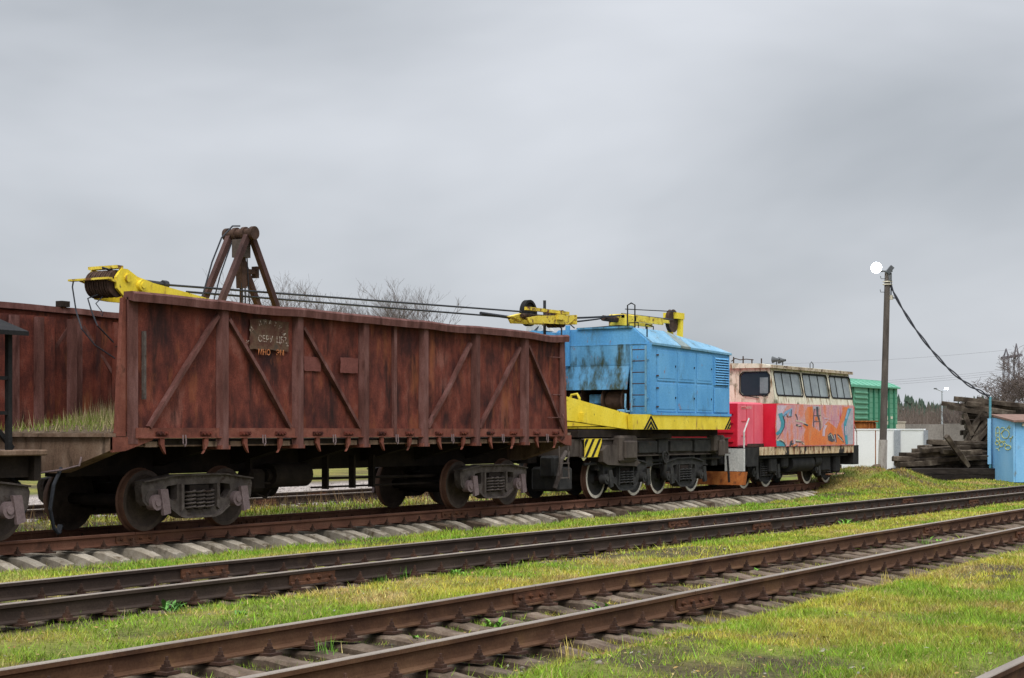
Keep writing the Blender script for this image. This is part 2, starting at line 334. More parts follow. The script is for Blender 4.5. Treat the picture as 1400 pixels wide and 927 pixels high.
def noise2(x, y, sc, seed=0):
    x = np.asarray(x, float)/sc+seed*17.3; y = np.asarray(y, float)/sc+seed*31.7
    xi = np.floor(x).astype(np.int64); yi = np.floor(y).astype(np.int64); fx = x-xi; fy = y-yi
    def hsh(a, b):
        n = (a*374761393+b*668265263+seed*974711) & 0x7fffffff
        n = ((n ^ (n >> 13))*1274126177) & 0x7fffffff
        return ((n ^ (n >> 16)) & 0xffff)/65535.0
    ux = fx*fx*(3-2*fx); uy = fy*fy*(3-2*fy)
    return (hsh(xi, yi)*(1-ux)+hsh(xi+1, yi)*ux)*(1-uy)+(hsh(xi, yi+1)*(1-ux)+hsh(xi+1, yi+1)*ux)*uy
def fbm(x, y, sc, seed=0, oct=4):
    t = 0; a = .5
    for i in range(oct): t = t+a*noise2(x, y, sc/2**i, seed+i); a *= .5
    return t/(1-.5**oct)
# ================================================================ SETTING: ground
T1, T2, T3, T4, T0 = 18.75, 12.27, 7.55, 2.04, 25.7
RG = .795                       # half distance between rail heads
def drop(x): return -.15*np.clip((np.asarray(x, float)-15)/37, 0, 1.6)
def sm(a, b, x): t = np.clip((x-a)/(b-a), 0, 1); return t*t*(3-2*t)
def hgt(x, y):
    x = np.asarray(x, float); y = np.asarray(y, float)
    h = .035+.07*(fbm(x, y, 2.2, 3)-.5)+.05*(fbm(x, y, .5, 9, 2)-.5)
    flat = np.zeros_like(h)
    for yc, lv, wd in ((T1, -.20, 1.55), (T2, -.045, 1.15), (T3, -.085, 1.2), (T4, -.05, 1.1), (T0, -.06, 1.5)):
        k = 1-sm(wd, wd+.55, np.abs(y-yc)); h = h*(1-k)+(lv+.07*(fbm(x, y, .4, 5, 3)-.5))*k
    h = h-.15*np.exp(-((y-16.3)/1.5)**2)*(1-sm(41, 47, x))
    k2 = np.exp(-((y-T2)/3.0)**2); h = h+drop(x)*np.clip(k2*1.5, 0, 1)
    k3 = sm(T2+1, T2-1, y)*0
    m = .80*np.exp(-((x-51.6)/np.where(x < 51.6, 3.8, 2.1))**2-((y-17.9)/1.75)**2)+.28*np.exp(-((x-59.5)/4)**2-((y-21)/1.7)**2)
    h = h+m*(1+.16*(fbm(x, y, .9, 21, 3)-.5))
    return h
def soil(x, y):
    """0 grass .. 1 bare ground"""
    x = np.asarray(x, float); y = np.asarray(y, float)
    n = fbm(x, y, .55, 41); n2 = fbm(x, y, 1.6, 47)
    s = np.zeros_like(n)
    s = np.maximum(s, (1-sm(.95, 1.75, np.abs(y-T3)+(n-.5)*1.1))*1.0)
    s = np.maximum(s, (1-sm(.75, 1.45, np.abs(y-T2)+(n-.5)*1.2))*.9)
    s = np.maximum(s, (1-sm(1.45, 1.85, np.abs(y-T1)+(n-.5)*1.3))*1.0*(1-sm(44, 47, x)))
    s = np.maximum(s, (1-sm(.8, 1.5, np.abs(y-T4)+(n-.5)*1.0))*.8)
    n4 = fbm(x, y, .22, 53, 3); s = np.maximum(s, sm(.56, .62, n2*.72+n4*.28)*.85)                                   # bare patches in the turf
    s = np.maximum(s, sm(23.2, 24.2, y)*(1-sm(33, 36, y)))
    return s
xs = np.concatenate([-np.geomspace(2000, 4, 22), np.arange(-3.5, 75, .28), 75+np.geomspace(1, 3000, 34)])
ys = np.concatenate([-np.geomspace(2000, 4, 20), np.arange(-3.5, 34, .25), 34+np.geomspace(.6, 3000, 34)])
GX, GY = np.meshgrid(xs, ys, indexing='ij')
GZ = hgt(GX, GY)
nx, ny = GX.shape
vv = np.stack([GX, GY, GZ], -1).reshape(-1, 3)
ii = (np.arange(nx-1)[:, None]*ny+np.arange(ny-1)[None, :]).reshape(-1)
ff = np.stack([ii, ii+ny, ii+ny+1, ii+1], -1)
def fast_mesh(name, v, f, mat_, cols=None, smooth=False):
    me = bpy.data.meshes.new(name); k = f.shape[1]
    me.vertices.add(len(v)); me.vertices.foreach_set('co', v.astype(np.float32).ravel())
    me.loops.add(f.size); me.loops.foreach_set('vertex_index', f.astype(np.int32).ravel())
    me.polygons.add(len(f)); me.polygons.foreach_set('loop_start', np.arange(0, f.size, k, dtype=np.int32))
    if smooth: me.polygons.foreach_set('use_smooth', np.ones(len(f), bool))
    if cols is not None:
        a = me.color_attributes.new('Col', 'FLOAT_COLOR', 'POINT')
        a.data.foreach_set('color', np.concatenate([cols, np.ones((len(cols), 1))], 1).astype(np.float32).ravel())
    me.update(calc_edges=True); me.materials.append(mat_); return me
def lerp(a, b, t): return a*(1-t[..., None])+b*t[..., None]
def turf(x, y):
    a = fbm(x, y, 2.6, 61); b = fbm(x, y, .7, 67); c = fbm(x, y, 6.0, 71)
    green = np.array((.185, .28, .026)); yel = np.array((.41, .37, .055)); straw = np.array((.46, .345, .14)); olive = np.array((.24, .215, .045))
    t = sm(.38, .62, a*.5+b*.5)
    cc = lerp(np.broadcast_to(green, x.shape+(3,)), yel, t)
    cc = lerp(cc, olive, sm(.5, .7, b)*.6)
    cc = lerp(cc, straw, sm(.53, .68, c*.4+b*.6)*.8); f_ = fbm(x, y, .22, 73, 2); cc = cc*(.62+.76*f_)[..., None]
    # longer, greener band along the near side of the train track; dry bank by the mound
    k = np.exp(-((y-16.1)/.9)**2)*(1-sm(30, 40, x)); cc = lerp(cc, np.array((.17, .27, .022)), k*.6)
    k = np.exp(-((x-52)/5)**2-((y-17.6)/2)**2); cc = lerp(cc, np.array((.34, .24, .085)), np.clip(k, 0, 1)*sm(.35, .6, b))
    return cc
tc_ = lerp(turf(GX, GY)*.6, np.array((.14, .115, .045)), np.full(GX.shape, .5))  # shade under the blades darkened into the turf colour, blended with brown thatch
dirtc = np.array((.055, .041, .028)); ballast = np.array((.30, .26, .235))
sl = soil(GX, GY)
gc = lerp(tc_, np.broadcast_to(dirtc, tc_.shape), np.clip(sl, 0, 1))
kb = sm(23.4, 24.3, GY)*(1-sm(32, 35, GY))
gc = lerp(gc, np.broadcast_to(ballast, gc.shape), kb)
far = sm(60, 140, np.hypot(GX, GY)); gc = lerp(gc, np.broadcast_to(np.array((.15, .145, .05)), gc.shape), far)
gm = bpy.data.materials.new('ground_turf_and_dirt'); gm.use_nodes = True
nt = gm.node_tree; N = nt.nodes; L = nt.links; b = N['Principled BSDF']; b.inputs['Roughness'].default_value = .95; b.inputs['Specular IOR Level'].default_value = .1
vc = N.new('ShaderNodeVertexColor'); vc.layer_name = 'Col'; gp = N.new('ShaderNodeNewGeometry')
n1 = N.new('ShaderNodeTexNoise'); n1.inputs['Scale'].default_value = 14; n1.inputs['Detail'].default_value = 10; n1.inputs['Roughness'].default_value = .78; L.new(gp.outputs['Position'], n1.inputs['Vector'])
mr = N.new('ShaderNodeMapRange'); mr.inputs['From Min'].default_value = .3; mr.inputs['From Max'].default_value = .7; mr.inputs['To Min'].default_value = .35; mr.inputs['To Max'].default_value = 1.75; L.new(n1.outputs['Fac'], mr.inputs['Value'])
mx = N.new('ShaderNodeMixRGB'); mx.blend_type = 'MULTIPLY'; mx.inputs[0].default_value = 1; L.new(vc.outputs[0], mx.inputs[1]); L.new(mr.outputs[0], mx.inputs[2]); L.new(mx.outputs[0], b.inputs['Base Color'])
vo = N.new('ShaderNodeTexVoronoi'); vo.inputs['Scale'].default_value = 28; L.new(gp.outputs['Position'], vo.inputs['Vector'])
bu = N.new('ShaderNodeBump'); bu.inputs['Strength'].default_value = .5; bu.inputs['Distance'].default_value = .03; L.new(vo.outputs['Distance'], bu.inputs['Height']); L.new(bu.outputs[0], b.inputs['Normal'])
g = put('ground', fast_mesh('ground', vv, ff, gm, gc.reshape(-1, 3), True), (0, 0, 0)); tag(g, 'uneven yard ground of moss, turf and bare dirt under the tracks', kind='structure')
# ================================================================ SETTING: grass as real blades
def blades(n, xr, yr, keep, hmin, hmax, wd, colf, lean=.5):
    x = rng.uniform(*xr, n); y = rng.uniform(*yr, n)
    k = keep(x, y) > rng.random(n); x = x[k]; y = y[k]; n = len(x)
    z = hgt(x, y)-.006; hh = (hmin+(hmax-hmin)*rng.random(n)**2)
    c = colf(x, y); d = np.hypot(x, y)
    wv = wd*np.clip(d/16, .8, 3.0)*(.6+.8*rng.random(n)); a = rng.uniform(0, 2*np.pi, n)
    lx = rng.normal(0, lean, n)*hh; ly = rng.normal(0, lean, n)*hh
    v = np.empty((n, 3, 3)); dx = np.cos(a)*wv/2; dy = np.sin(a)*wv/2
    v[:, 0] = np.stack([x-dx, y-dy, z], -1); v[:, 1] = np.stack([x+dx, y+dy, z], -1); v[:, 2] = np.stack([x+lx, y+ly, z+hh], -1)
    j = rng.uniform(.65, 1.4, (n, 1)); tint = 1+rng.normal(0, .10, (n, 3)); cc = np.clip(c*j*tint, .005, .6)
    dry = rng.random(n) < .07; cc[dry] = np.array((.50, .40, .17))*rng.uniform(.6, 1.1, (dry.sum(), 1))
    C = np.repeat(cc[:, None], 3, 1).copy(); C[:, 2] *= 1.12
    return v.reshape(-1, 3), C.reshape(-1, 3)
def inview(x, y):      # the wedge of yard in front of the camera with a wide margin for a step aside
    return ((x > .62*y-1.5) & (x < 4.6*y+6)).astype(float)
def kp(x, y):
    d = np.hypot(x, y); s = soil(x, y)
    patch = sm(.30, .50, fbm(x, y, .7, 83))*.7+.3
    return inview(x, y)*np.clip(1-s, 0.04+.42*sm(.5, .64, fbm(x, y, .35, 88)), 1)*patch*np.clip((17/np.maximum(d, 9))**1.35, 0, 1)
V1, C1 = [], []
def litter(x, y):
    c = np.array((.20, .145, .08))*np.ones((len(x), 3)); g_ = rng.random(len(x)); c[g_ < .35] = (.07, .05, .032); c[g_ > .8] = (.13, .16, .03); return c
a, c = blades(330000, (2, 48), (2.6, 17), lambda x, y: inview(x, y)*np.clip(soil(x, y), 0, 1)*.8*np.clip(15/np.hypot(x, y), 0, 1)**1.5, .006, .03, .010, litter, 1.6); V1.append(a); C1.append(c)
for n, xr, yr, h0, h1, wd in ((1000000, (2, 30), (2.6, 9.5), .014, .062, .008), (260000, (22, 48), (5.5, 11), .012, .055, .010), (750000, (7, 66), (9, 17.6), .012, .06, .010), (70000, (12, 50), (19.5, 24), .03, .13, .014)):
    a, c = blades(n, xr, yr, kp, h0, h1*1.25, wd, turf); V1.append(a); C1.append(c)
# taller greener strip beside the train track, and taller tufts here and there
def kp2(x, y): return inview(x, y)*(1-soil(x, y))*np.exp(-((y-15.9)/.75)**2)*(.25+.75*sm(.4, .6, fbm(x, y, .7, 5)))*np.clip(26/np.hypot(x, y), 0, 1)*(1-.7*sm(38, 46, x))
a, c = blades(170000, (11, 52), (15, 17.6), kp2, .03, .10, .010, lambda x, y: turf(x, y)*np.array((.95, 1.12, .9))); V1.append(a); C1.append(c)
def kp3(x, y): return inview(x, y)*sm(.60, .72, fbm(x, y, .55, 97))*(1-soil(x, y)*.6)*np.clip(18/np.hypot(x, y), 0, 1)
a, c = blades(330000, (3, 50), (2.8, 17), kp3, .04, .13, .008, lambda x, y: turf(x, y)*np.array((.95, 1.12, .9))); V1.append(a); C1.append(c)
def kp4(x, y): return np.exp(-((x-51.5)/5)**2-((y-17.2)/2.2)**2)
a, c = blades(60000, (42, 62), (13.5, 21), kp4, .03, .11, .009, lambda x, y: turf(x, y)*.72); V1.append(a); C1.append(c)
a = np.concatenate(V1); c = np.concatenate(C1)
o = put('turf_grass', fast_mesh('turf_grass', a, np.arange(len(a)).reshape(-1, 3), M['blade'], c), (0, 0, 0))
tag(o, 'short yellow-green grass and moss between the railway tracks', 'grass', kind='stuff')
# dry stalks between the train track and the next one
n = 2600; x = rng.uniform(14, 46, n); y = rng.uniform(19.0, 24.3, n); hh = rng.uniform(.15, .62, n); z = hgt(x, y)
lx = rng.normal(0, .14, n); ly = rng.normal(0, .14, n); aa = rng.uniform(0, 6.28, n); ww = .007
v = np.empty((n, 3, 3)); v[:, 0] = np.stack([x-ww*np.cos(aa), y-ww*np.sin(aa), z], -1); v[:, 1] = np.stack([x+ww*np.cos(aa), y+ww*np.sin(aa), z], -1); v[:, 2] = np.stack([x+lx, y+ly, z+hh], -1)
c = np.repeat((np.array((.16, .10, .05))*rng.uniform(.4, 1.5, (n, 1)))[:, None], 3, 1).reshape(-1, 3)
o = put('dry_weeds', fast_mesh('dry_weeds', v.reshape(-1, 3), np.arange(n*3).reshape(-1, 3), M['blade'], c), (0, 0, 0))
tag(o, 'thin brown dead weed stalks standing behind the train', 'weeds', kind='stuff')
n = 5200; x = rng.uniform(3, 30, n); y = rng.uniform(2.7, 11, n); k = (inview(x, y) > 0) & (rng.random(n) < np.clip(15/np.hypot(x, y), 0, 1)); x = x[k]; y = y[k]; n = len(x)
z = hgt(x, y)+rng.uniform(.012, .035, n); aa = rng.uniform(0, 6.28, n); ss = rng.uniform(.008, .026, n); tl = rng.uniform(-.5, .5, (n, 2))
v = np.empty((n, 4, 3))
for i, (u, w_) in enumerate(((-1, 0), (0, -.55), (1, 0), (0, .55))):
    dx = (np.cos(aa)*u-np.sin(aa)*w_)*ss; dy = (np.sin(aa)*u+np.cos(aa)*w_)*ss
    v[:, i] = np.stack([x+dx, y+dy, z+dx*tl[:, 0]+dy*tl[:, 1]], -1)
pal = np.array(((.22, .11, .045), (.34, .22, .07), (.12, .07, .04), (.42, .33, .12), (.30, .27, .22)))
c = np.repeat((pal[rng.integers(0, 5, n)]*rng.uniform(.6, 1.2, (n, 1)))[:, None], 4, 1).reshape(-1, 3)
o = put('fallen_leaves', fast_mesh('fallen_leaves', v.reshape(-1, 3), np.arange(n*4).reshape(-1, 4), M['blade'], c), (0, 0, 0))
tag(o, 'small brown and yellow fallen leaves scattered over the front grass', 'leaves', kind='stuff')
# loose stones in the dirt
ico = bmesh.new(); bmesh.ops.create_icosphere(ico, subdivisions=1, radius=1)
iv = np.array([v.co[:] for v in ico.verts]); itf = np.array([[v.index for v in f.verts] for f in ico.faces]); ico.free()
def stones(n, xr, yr, r0, r1, keep, name, label, tintc):
    x = rng.uniform(*xr, n); y = rng.uniform(*yr, n); k = keep(x, y) > rng.random(n); x = x[k]; y = y[k]; n = len(x)
    r = r0+(r1-r0)*rng.random(n)**2.5; z = hgt(x, y)
    P = iv[None]*(r[:, None, None]*rng.uniform(.55, 1.25, (n, 12, 1)))*np.array((1, 1, .6))+np.stack([x, y, z], -1)[:, None]
    Fs = itf[None]+np.arange(n)[:, None, None]*12
    c = np.repeat((np.array(tintc)*rng.uniform(.45, 1.5, (n, 1)))[:, None], 12, 1).reshape(-1, 3)
    o = put(name, fast_mesh(name, P.reshape(-1, 3), Fs.reshape(-1, 3), M['blade'], c), (0, 0, 0)); tag(o, label, 'stones', kind='stuff')
stones(15000, (4, 48), (2.8, 21), .008, .035, lambda x, y: inview(x, y)*np.clip(soil(x, y)-.25, 0, 1)*np.clip(16/np.hypot(x, y), 0, 1), 'loose_gravel', 'small stones and gravel scattered along the rusty tracks', (.15, .125, .10))
stones(9000, (14, 60), (23.8, 33), .02, .06, lambda x, y: np.ones_like(x)*.9, 'pale_ballast', 'pale grey ballast stones beyond the train', (.32, .28, .25))
# ================================================================ railway tracks
RP = [(-.033, 0), (.033, 0), (.0375, -.006), (.0365, -.038), (.012, -.052), (.009, -.075), (.009, -.13), (.013, -.152), (.075, -.167), (.075, -.18),
      (-.075, -.18), (-.075, -.167), (-.013, -.152), (-.009, -.13), (-.009, -.075), (-.012, -.052), (-.0365, -.038), (-.0375, -.006)]
def rail_mb(x0, x1, y, zf):
    q = MB(); n = max(2, int((x1-x0)/1.6)+1); k = len(RP); vs = []
    for x in np.linspace(x0, x1, n):
        wy = .006*math.sin(x*.9+y*3)+.004*math.sin(x*2.3+y)
        for (a, b2) in RP: vs.append((x, y+a+wy, float(zf(x))+b2))
    b0 = len(q.v); q.v += vs
    for i in range(n-1):
        for j in range(k):
            q.f.append((b0+i*k+j, b0+i*k+(j+1) % k, b0+(i+1)*k+(j+1) % k, b0+(i+1)*k+j)); q.mi.append(1 if j in (0, 1, 17) else 0)
    q.f += [tuple(range(b0, b0+k)), tuple(range(b0+(n-1)*k+k-1, b0+(n-1)*k-1, -1))]; q.mi += [0, 0]
    return q
def fast_mb():
    q = MB(); q.box(-.075, .075, -.17, .17, 0, .022)
    for s in (-1, 1):
        q.box(-.032, .032, s*.105-.035, s*.105+.035, .022, .05)
        q.box(-.024, .024, s*.098-.024, s*.098+.024, .05, .066)
        q.tube([(0, s*.105, .05), (0, s*.105, .125)], .012, 6); q.tube([(0, s*.105, .068), (0, s*.105, .095)], .022, 6)
    return q.mesh('rail_fastening', 'fast')
FAST = fast_mb()
def sleeper_meshes(m, wood):
    """concrete sleeper: flat rail seats, the ends and the middle lower"""
    out = []; PR = ((-1.36, -.062), (-1.16, -.042), (-.95, -.008), (-.62, -.003), (-.42, -.03), (0, -.042), (.42, -.03), (.62, -.003), (.95, -.008), (1.16, -.042), (1.36, -.062))
    if not wood: PR = tuple((y, z if abs(y) < 1 else (-.055 if abs(y) < 1.2 else -.115)) for y, z in PR)
    for k in range(5):
        q = MB(); Wb, Wt, Hh = (.118, .085 if not wood else .095, .24); vs = []; nseg = len(PR)
        for (y, dz) in PR:
            dz += random.uniform(-.009, .006); a0, a1 = random.uniform(-.014, .010), random.uniform(-.010, .014)
            for (a, zz) in ((-Wb, -Hh), (Wb, -Hh), (Wt+a1+.018, dz-.022), (Wt-.02+a1, dz), (-Wt+.02+a0, dz), (-Wt+a0-.018, dz-.022)):
                vs.append((a, y, zz))
        fs = [tuple(range(6)), tuple(range((nseg-1)*6+5, (nseg-1)*6-1, -1))]
        for i in range(nseg-1):
            for j in range(6): fs.append((i*6+j, i*6+(j+1) % 6, (i+1)*6+(j+1) % 6, (i+1)*6+j))
        q.add(vs, fs); out.append(q.mesh('sleeper', m))
    return out
SLC = sleeper_meshes('concrete', False); SLO = sleeper_meshes('oldsleeper', True)
def fish_mb():
    q = MB()
    for s in (-1, 1):
        q.prism([(s*.013, -.148), (s*.055, -.158), (s*.05, -.13), (s*.032, -.12), (s*.032, -.065), (s*.036, -.045), (s*.014, -.055)], -.40, .40, 'X')
        for bx in (-.3, -.1, .1, .3):
            q.tube([(bx, s*.02, -.092), (bx, s*.075, -.092)], .012, 6); q.tube([(bx, s*.032, -.092), (bx, s*.056, -.092)], .026, 6)
    return q.mesh('fishplate', 'fish')
FISH = fish_mb()
def track(label, yc, x0, x1, sp, side, top, sleepers, zf, joints_near, joints_far, sk=0.0, sdz=0.0):
    t = thing('railway_track', (x0, yc, 0), label, 'railway track', 'railway tracks of the yard')
    for y, js in ((yc-RG, joints_near), (yc+RG, joints_far)):
        cuts = [x0]+sorted(js)+[x1]
        for a, b2 in zip(cuts[:-1], cuts[1:]):
            rail_mb(a+.005, b2-.005, y, zf).build('rail', [side, top], t)
        for j in js:
            put('fishplate', FISH, (j, y, float(zf(j))), t)
    x = x0+.2; i = 0
    while x < x1:
        xx = x+random.uniform(-.035, .035); z = float(zf(xx))
        put('sleeper', (sleepers if random.random() < .86 else SLO)[random.randrange(5)], (xx, yc+random.uniform(-.07, .07), z-.202+sdz+random.choice((0, 0, 0, -.012, -.025))+random.uniform(-.008, .003)), t, (0, 0, R(random.uniform(-2.6, 2.6))+(math.pi if i % 3 == 0 else 0)))
        for s in (-1, 1): put('rail_fastening', FAST, (xx, yc+s*RG, z-.203), t, (0, 0, R(random.uniform(-3, 3))))
        x += sp; i += 1
    return t
flat = lambda x: .2
T2Z = lambda x: .2+float(drop(x))
jx = lambda px, Y: float(atY(px, 700, Y)[0])
track('rusty track on pale concrete sleepers that carries the gondola, crane and red locomotive', T1, 5, 53.5, .55, 'railred', 'railred', SLC, flat, [jx(183, T1-RG), jx(618, T1-RG), jx(962, T1-RG)], [jx(330, T1+RG), jx(800, T1+RG)])
track('dark track half sunk in turf, next in front of the train', T2, 4, 74, .56, 'raildark', 'railtop', SLO, T2Z, [jx(425, T2-RG), jx(1040, T2-RG), jx(1330, T2-RG)], [jx(278, T2+RG), jx(926, T2+RG), jx(1240, T2+RG)], sdz=-.005)
track('nearest full track in the picture, brown rails over grey sleepers', T3, 1.5, 46, .55, 'railrust', 'railtop', SLO, flat, [jx(938, T3-RG)+.15, jx(1396, T3-RG)], [jx(728, T3+RG), jx(1272, T3+RG)])
track('track whose single rail cuts the bottom right corner of the picture', T4, -4, 22, .56, 'railrust', 'railtop', SLO, flat, [3.0], [15.5], sdz=-.02)
track('rusty track on pale ballast beyond the train, seen under the gondola', T0, 8, 92, .6, 'raildark', 'railtop', SLC, flat, [30], [34])
# weeds with broad leaves, one thing each
def weed(px, py, z, size, c, label, blade=False, n=34):
    d = (z-CAMZ)*FPX/(HORY-py); p = atD(px, py, d); x, y = p.x, p.y; z0 = float(hgt(x, y))
    vs = []; fs = []; cs = []
    for i in range(n):
        a = random.uniform(0, 6.28); l = size*random.uniform(.3, .85); up = random.uniform(.35, 1.0) if not blade else random.uniform(.8, 1.3); wdt = l*(.22 if not blade else .05)
        dx, dy = math.cos(a), math.sin(a); o = len(vs); out_ = .6 if not blade else .35
        pts = [(0, 0, 0), (.5*out_*l, wdt/2, up*l*.6), (out_*l, 0, up*l*.75 if not blade else up*l), (.5*out_*l, -wdt/2, up*l*.6)]
        bx, by = random.uniform(-1, 1)*size*.4, random.uniform(-1, 1)*size*.4
        for (u, vv_, w_) in pts: vs.append((bx+dx*u-dy*vv_, by+dy*u+dx*vv_, w_))
        fs.append((o, o+1, o+2, o+3)); cc = np.array(c)*random.uniform(.6, 1.4); cs += [cc]*4
    o = put('weed_plant', fast_mesh('weed_plant', np.array(vs), np.array(fs), M['blade'], np.array(cs)), (x, y, z0-.01))
    tag(o, label, 'weed', 'weeds along the tracks')
GR = (.14, .30, .04); BG = (.11, .25, .06); ST_ = (.42, .33, .10)
for px, py, size, c, bl, lab in (
    (233, 831, .22, BG, False, 'bluish green weed beside the near rail of the sunken track, far left'),
    (330, 843, .10, BG, False, 'tiny leafy weed left of centre between the two front tracks'),
    (520, 792, .13, GR, True, 'small grass tuft against the sunken track rail, left of the broad weed'),
    (549, 787, .17, GR, True, 'bright green upright tuft against the near rail of the sunken track'),
    (626, 784, .17, GR, False, 'low green leafy weed spreading by the sunken track at picture centre'),
    (1161, 712, .26, GR, False, 'bright green weed by the sunken track on the right side'),
    (822, 826, .20, GR, False, 'leafy weed growing between the rails of the nearest track'),
    (676, 848, .18, GR, False, 'green weed between the rails left of the fishplate'),
    (790, 833, .10, GR, False, 'small weed by a sleeper right of the fishplate'),
    (568, 868, .16, GR, False, 'low weed between two sleepers of the nearest track'),
    (452, 887, .18, GR, True, 'reddish green upright weed between rails at lower left'),
    (776, 902, .19, ST_, True, 'straw yellow grass tuft in front of the nearest track'),
    (975, 848, .16, ST_, True, 'yellow grass tuft at a sleeper end right of the fishplate'),
    (1213, 800, .17, ST_, True, 'yellow grass tuft beside the nearest track, right of centre'),
    (1250, 798, .15, ST_, True, 'rightmost straw tuft beside the nearest track'),
    (1278, 736, .19, GR, False, 'broad green weed between the rails under the far fishplate'),
    (1262, 738, .15, GR, True, 'narrow green tuft beside the far fishplate'),
    (1030, 778, .17, GR, False, 'dark green weed between the rails near the bend of light'),
    (915, 771, .10, BG, False, 'tiny dark weed poking over the rail head')):
    weed(px, py, .0, size*1.25, c, lab, bl)
# ================================================================ rolling stock: bogies
def wheel_mesh(name, rim, disc='wheel'):
    q = MB()
    # axis along Y, outer face at -Y: slots 0 disc, 1 tread, 2 rim face
    prof = [(-.065, .07), (-.065, .11), (-.01, .16), (.0, .30), (-.045, .385), (-.065, .40), (-.065, .465), (-.05, .475), (.03, .48), (.048, .503), (.065, .50), (.065, .40), (.04, .38), (.03, .16), (.065, .11), (.065, .07)]
    q.lathe(prof, (0, 0, 0), 'Y', 36, [0, 0, 0, 0, 0, 2, 1, 1, 1, 1, 0, 0, 0, 0, 0])
    return q.mesh(name, [disc, 'tread', rim], (0, 0, 0), True)
WH = wheel_mesh('wheel', 'wheel'); WHW = wheel_mesh('wheel', 'rimwhite', 'cranebogie')
def frame_mesh(m):
    """cast side frame of a two-axle freight bogie, in the X-Z plane about the axle height"""
    q = MB()
    outer = [(-1.16, .22), (-1.13, .31), (-.85, .36), (-.5, .42), (.5, .42), (.85, .36), (1.13, .31), (1.16, .22), (1.13, -.06), (1.05, -.16), (.98, -.10), (.86, -.02), (.76, -.10), (.70, -.22), (.62, -.20), (.42, -.36), (.30, -.41), (-.30, -.41), (-.42, -.36), (-.62, -.20), (-.70, -.22), (-.76, -.10), (-.86, -.02), (-.98, -.10), (-1.05, -.16), (-1.13, -.06)]
    h1 = [(-.34, .24), (.34, .24), (.34, -.22), (.25, -.28), (-.25, -.28), (-.34, -.22)]
    def tri(s): return [(s*.45, .25), (s*.66, .22), (s*.68, .10), (s*.56, -.08), (s*.45, -.05)]
    q.prism(outer, -.07, .07, 'Y', [h1, tri(1), tri(-1)])
    # flanges that give the casting depth
    q.prism([(-1.14, .31), (-.85, .36), (-.5, .42), (.5, .42), (.85, .36), (1.14, .31), (1.14, .34), (.85, .395), (.5, .455), (-.5, .455), (-.85, .395), (-1.14, .34)], -.12, .10, 'Y')
    q.prism([(-.60, -.20), (-.42, -.36), (-.30, -.41), (.30, -.41), (.42, -.36), (.60, -.20), (.62, -.235), (.44, -.395), (.31, -.45), (-.31, -.45), (-.44, -.395), (-.62, -.235)], -.12, .10, 'Y')
    for s in (-1, 1):
        q.prism([(s*.345, .25), (s*.40, .25), (s*.40, -.30), (s*.345, -.24)], -.115, .07, 'Y')
        q.tube([(s*.925, -.08, 0), (s*.925, .09, 0)], .16, 16)                      # axle box
        q.box(s*.925-.19, s*.925+.19, -.06, .08, .02, .20)
    return q.mesh('side_frame', m, (0, 0, 0), True)
def cover_mesh(m):
    q = MB(); q.prism([(-.10, .2), (.06, .2), (.13, -.17), (-.02, -.20)], -.16, -.10, 'Y'); q.tube([(-.13, -.13, .0), (-.13, .02, .0)], .12, 14); q.tube([(-.13, -.15, 0), (-.13, -.13, 0)], .06, 10)
    return q.mesh('axle_box_cover', m, (0, 0, 0), True)
def spring_mesh(m, r=.078, hgt_=.40, turns=5):
    q = MB(); pts = [(r*math.cos(a), r*math.sin(a), -.285+hgt_*i/(turns*12)) for i, a in ((i, i*math.pi/6) for i in range(turns*12+1))]
    q.tube(pts, .025, 6); q.tube([(0, 0, -.28), (0, 0, .1)], .045, 6)
    return q.mesh('coil_spring', m, (0, 0, 0), True)
COV = cover_mesh('cover'); COVD = cover_mesh('cranebogie')
FRB = frame_mesh('bogie'); FRC = frame_mesh('cranebogie'); FRL = frame_mesh('locodark')
SPB = spring_mesh('bogie'); SPC = spring_mesh('cranebogie')
def bogie(root, xc, yc, base=1.85, fr=None, wh=None, cov=None, spm=None, m='dark', rad=.475, fsx=1):
    zc = .2+rad
    q = MB(); q.box(xc-.22, xc+.22, yc-1.12, yc+1.12, zc+.02, zc+.22); q.box(xc-.3, xc+.3, yc-.5, yc+.5, zc+.2, zc+.36); q.box(xc-.36*fsx, xc+.36*fsx, yc-.94, yc+.94, zc-.18, zc+.24)
    for s in (-1, 1):
        q.box(xc+s*.62-.08, xc+s*.62+.08, yc-.9, yc+.9, zc-.15, zc+.03)          # brake beams
        for t in (-1, 1): q.box(xc+s*.42-.03, xc+s*.42+.05, yc+t*.8-.06, yc+t*.8+.06, zc-.2, zc+.2)
    bo = q.build('bogie', m, root)
    for s in (-1, 1):
        x = xc+s*base/2
        q = MB(); q.tube([(x, yc-1.12, zc), (x, yc+1.12, zc)], .075, 12); q.tube([(x, yc-.7, zc), (x, yc+.7, zc)], .09, 12); q.build('axle', m, bo, True)
        for t in (-1, 1):
            o = put('wheel', wh, (x, yc+t*.785, zc), bo); o.rotation_euler = (0, random.uniform(0, 6), 0) if t < 0 else (0, 0, math.pi)
            c = put('axle_box_cover', cov, (x+.05, yc+t*1.06, zc-.02), bo)
            if t > 0: c.rotation_euler = (0, 0, math.pi)
    for t in (-1, 1):
        o = put('side_frame', fr, (xc, yc+t*1.04, zc+.05), bo); o.scale = (base/1.85*fsx*1.1, 1, .76 if fsx == 1 else .80)
        if t > 0: o.rotation_euler = (0, 0, math.pi)
        for k in (-.21, 0, .21):
            put('coil_spring', spm, (xc+k, yc+t*1.10, zc+.05), bo).scale = (1.1, 1.1, .74)
    return bo
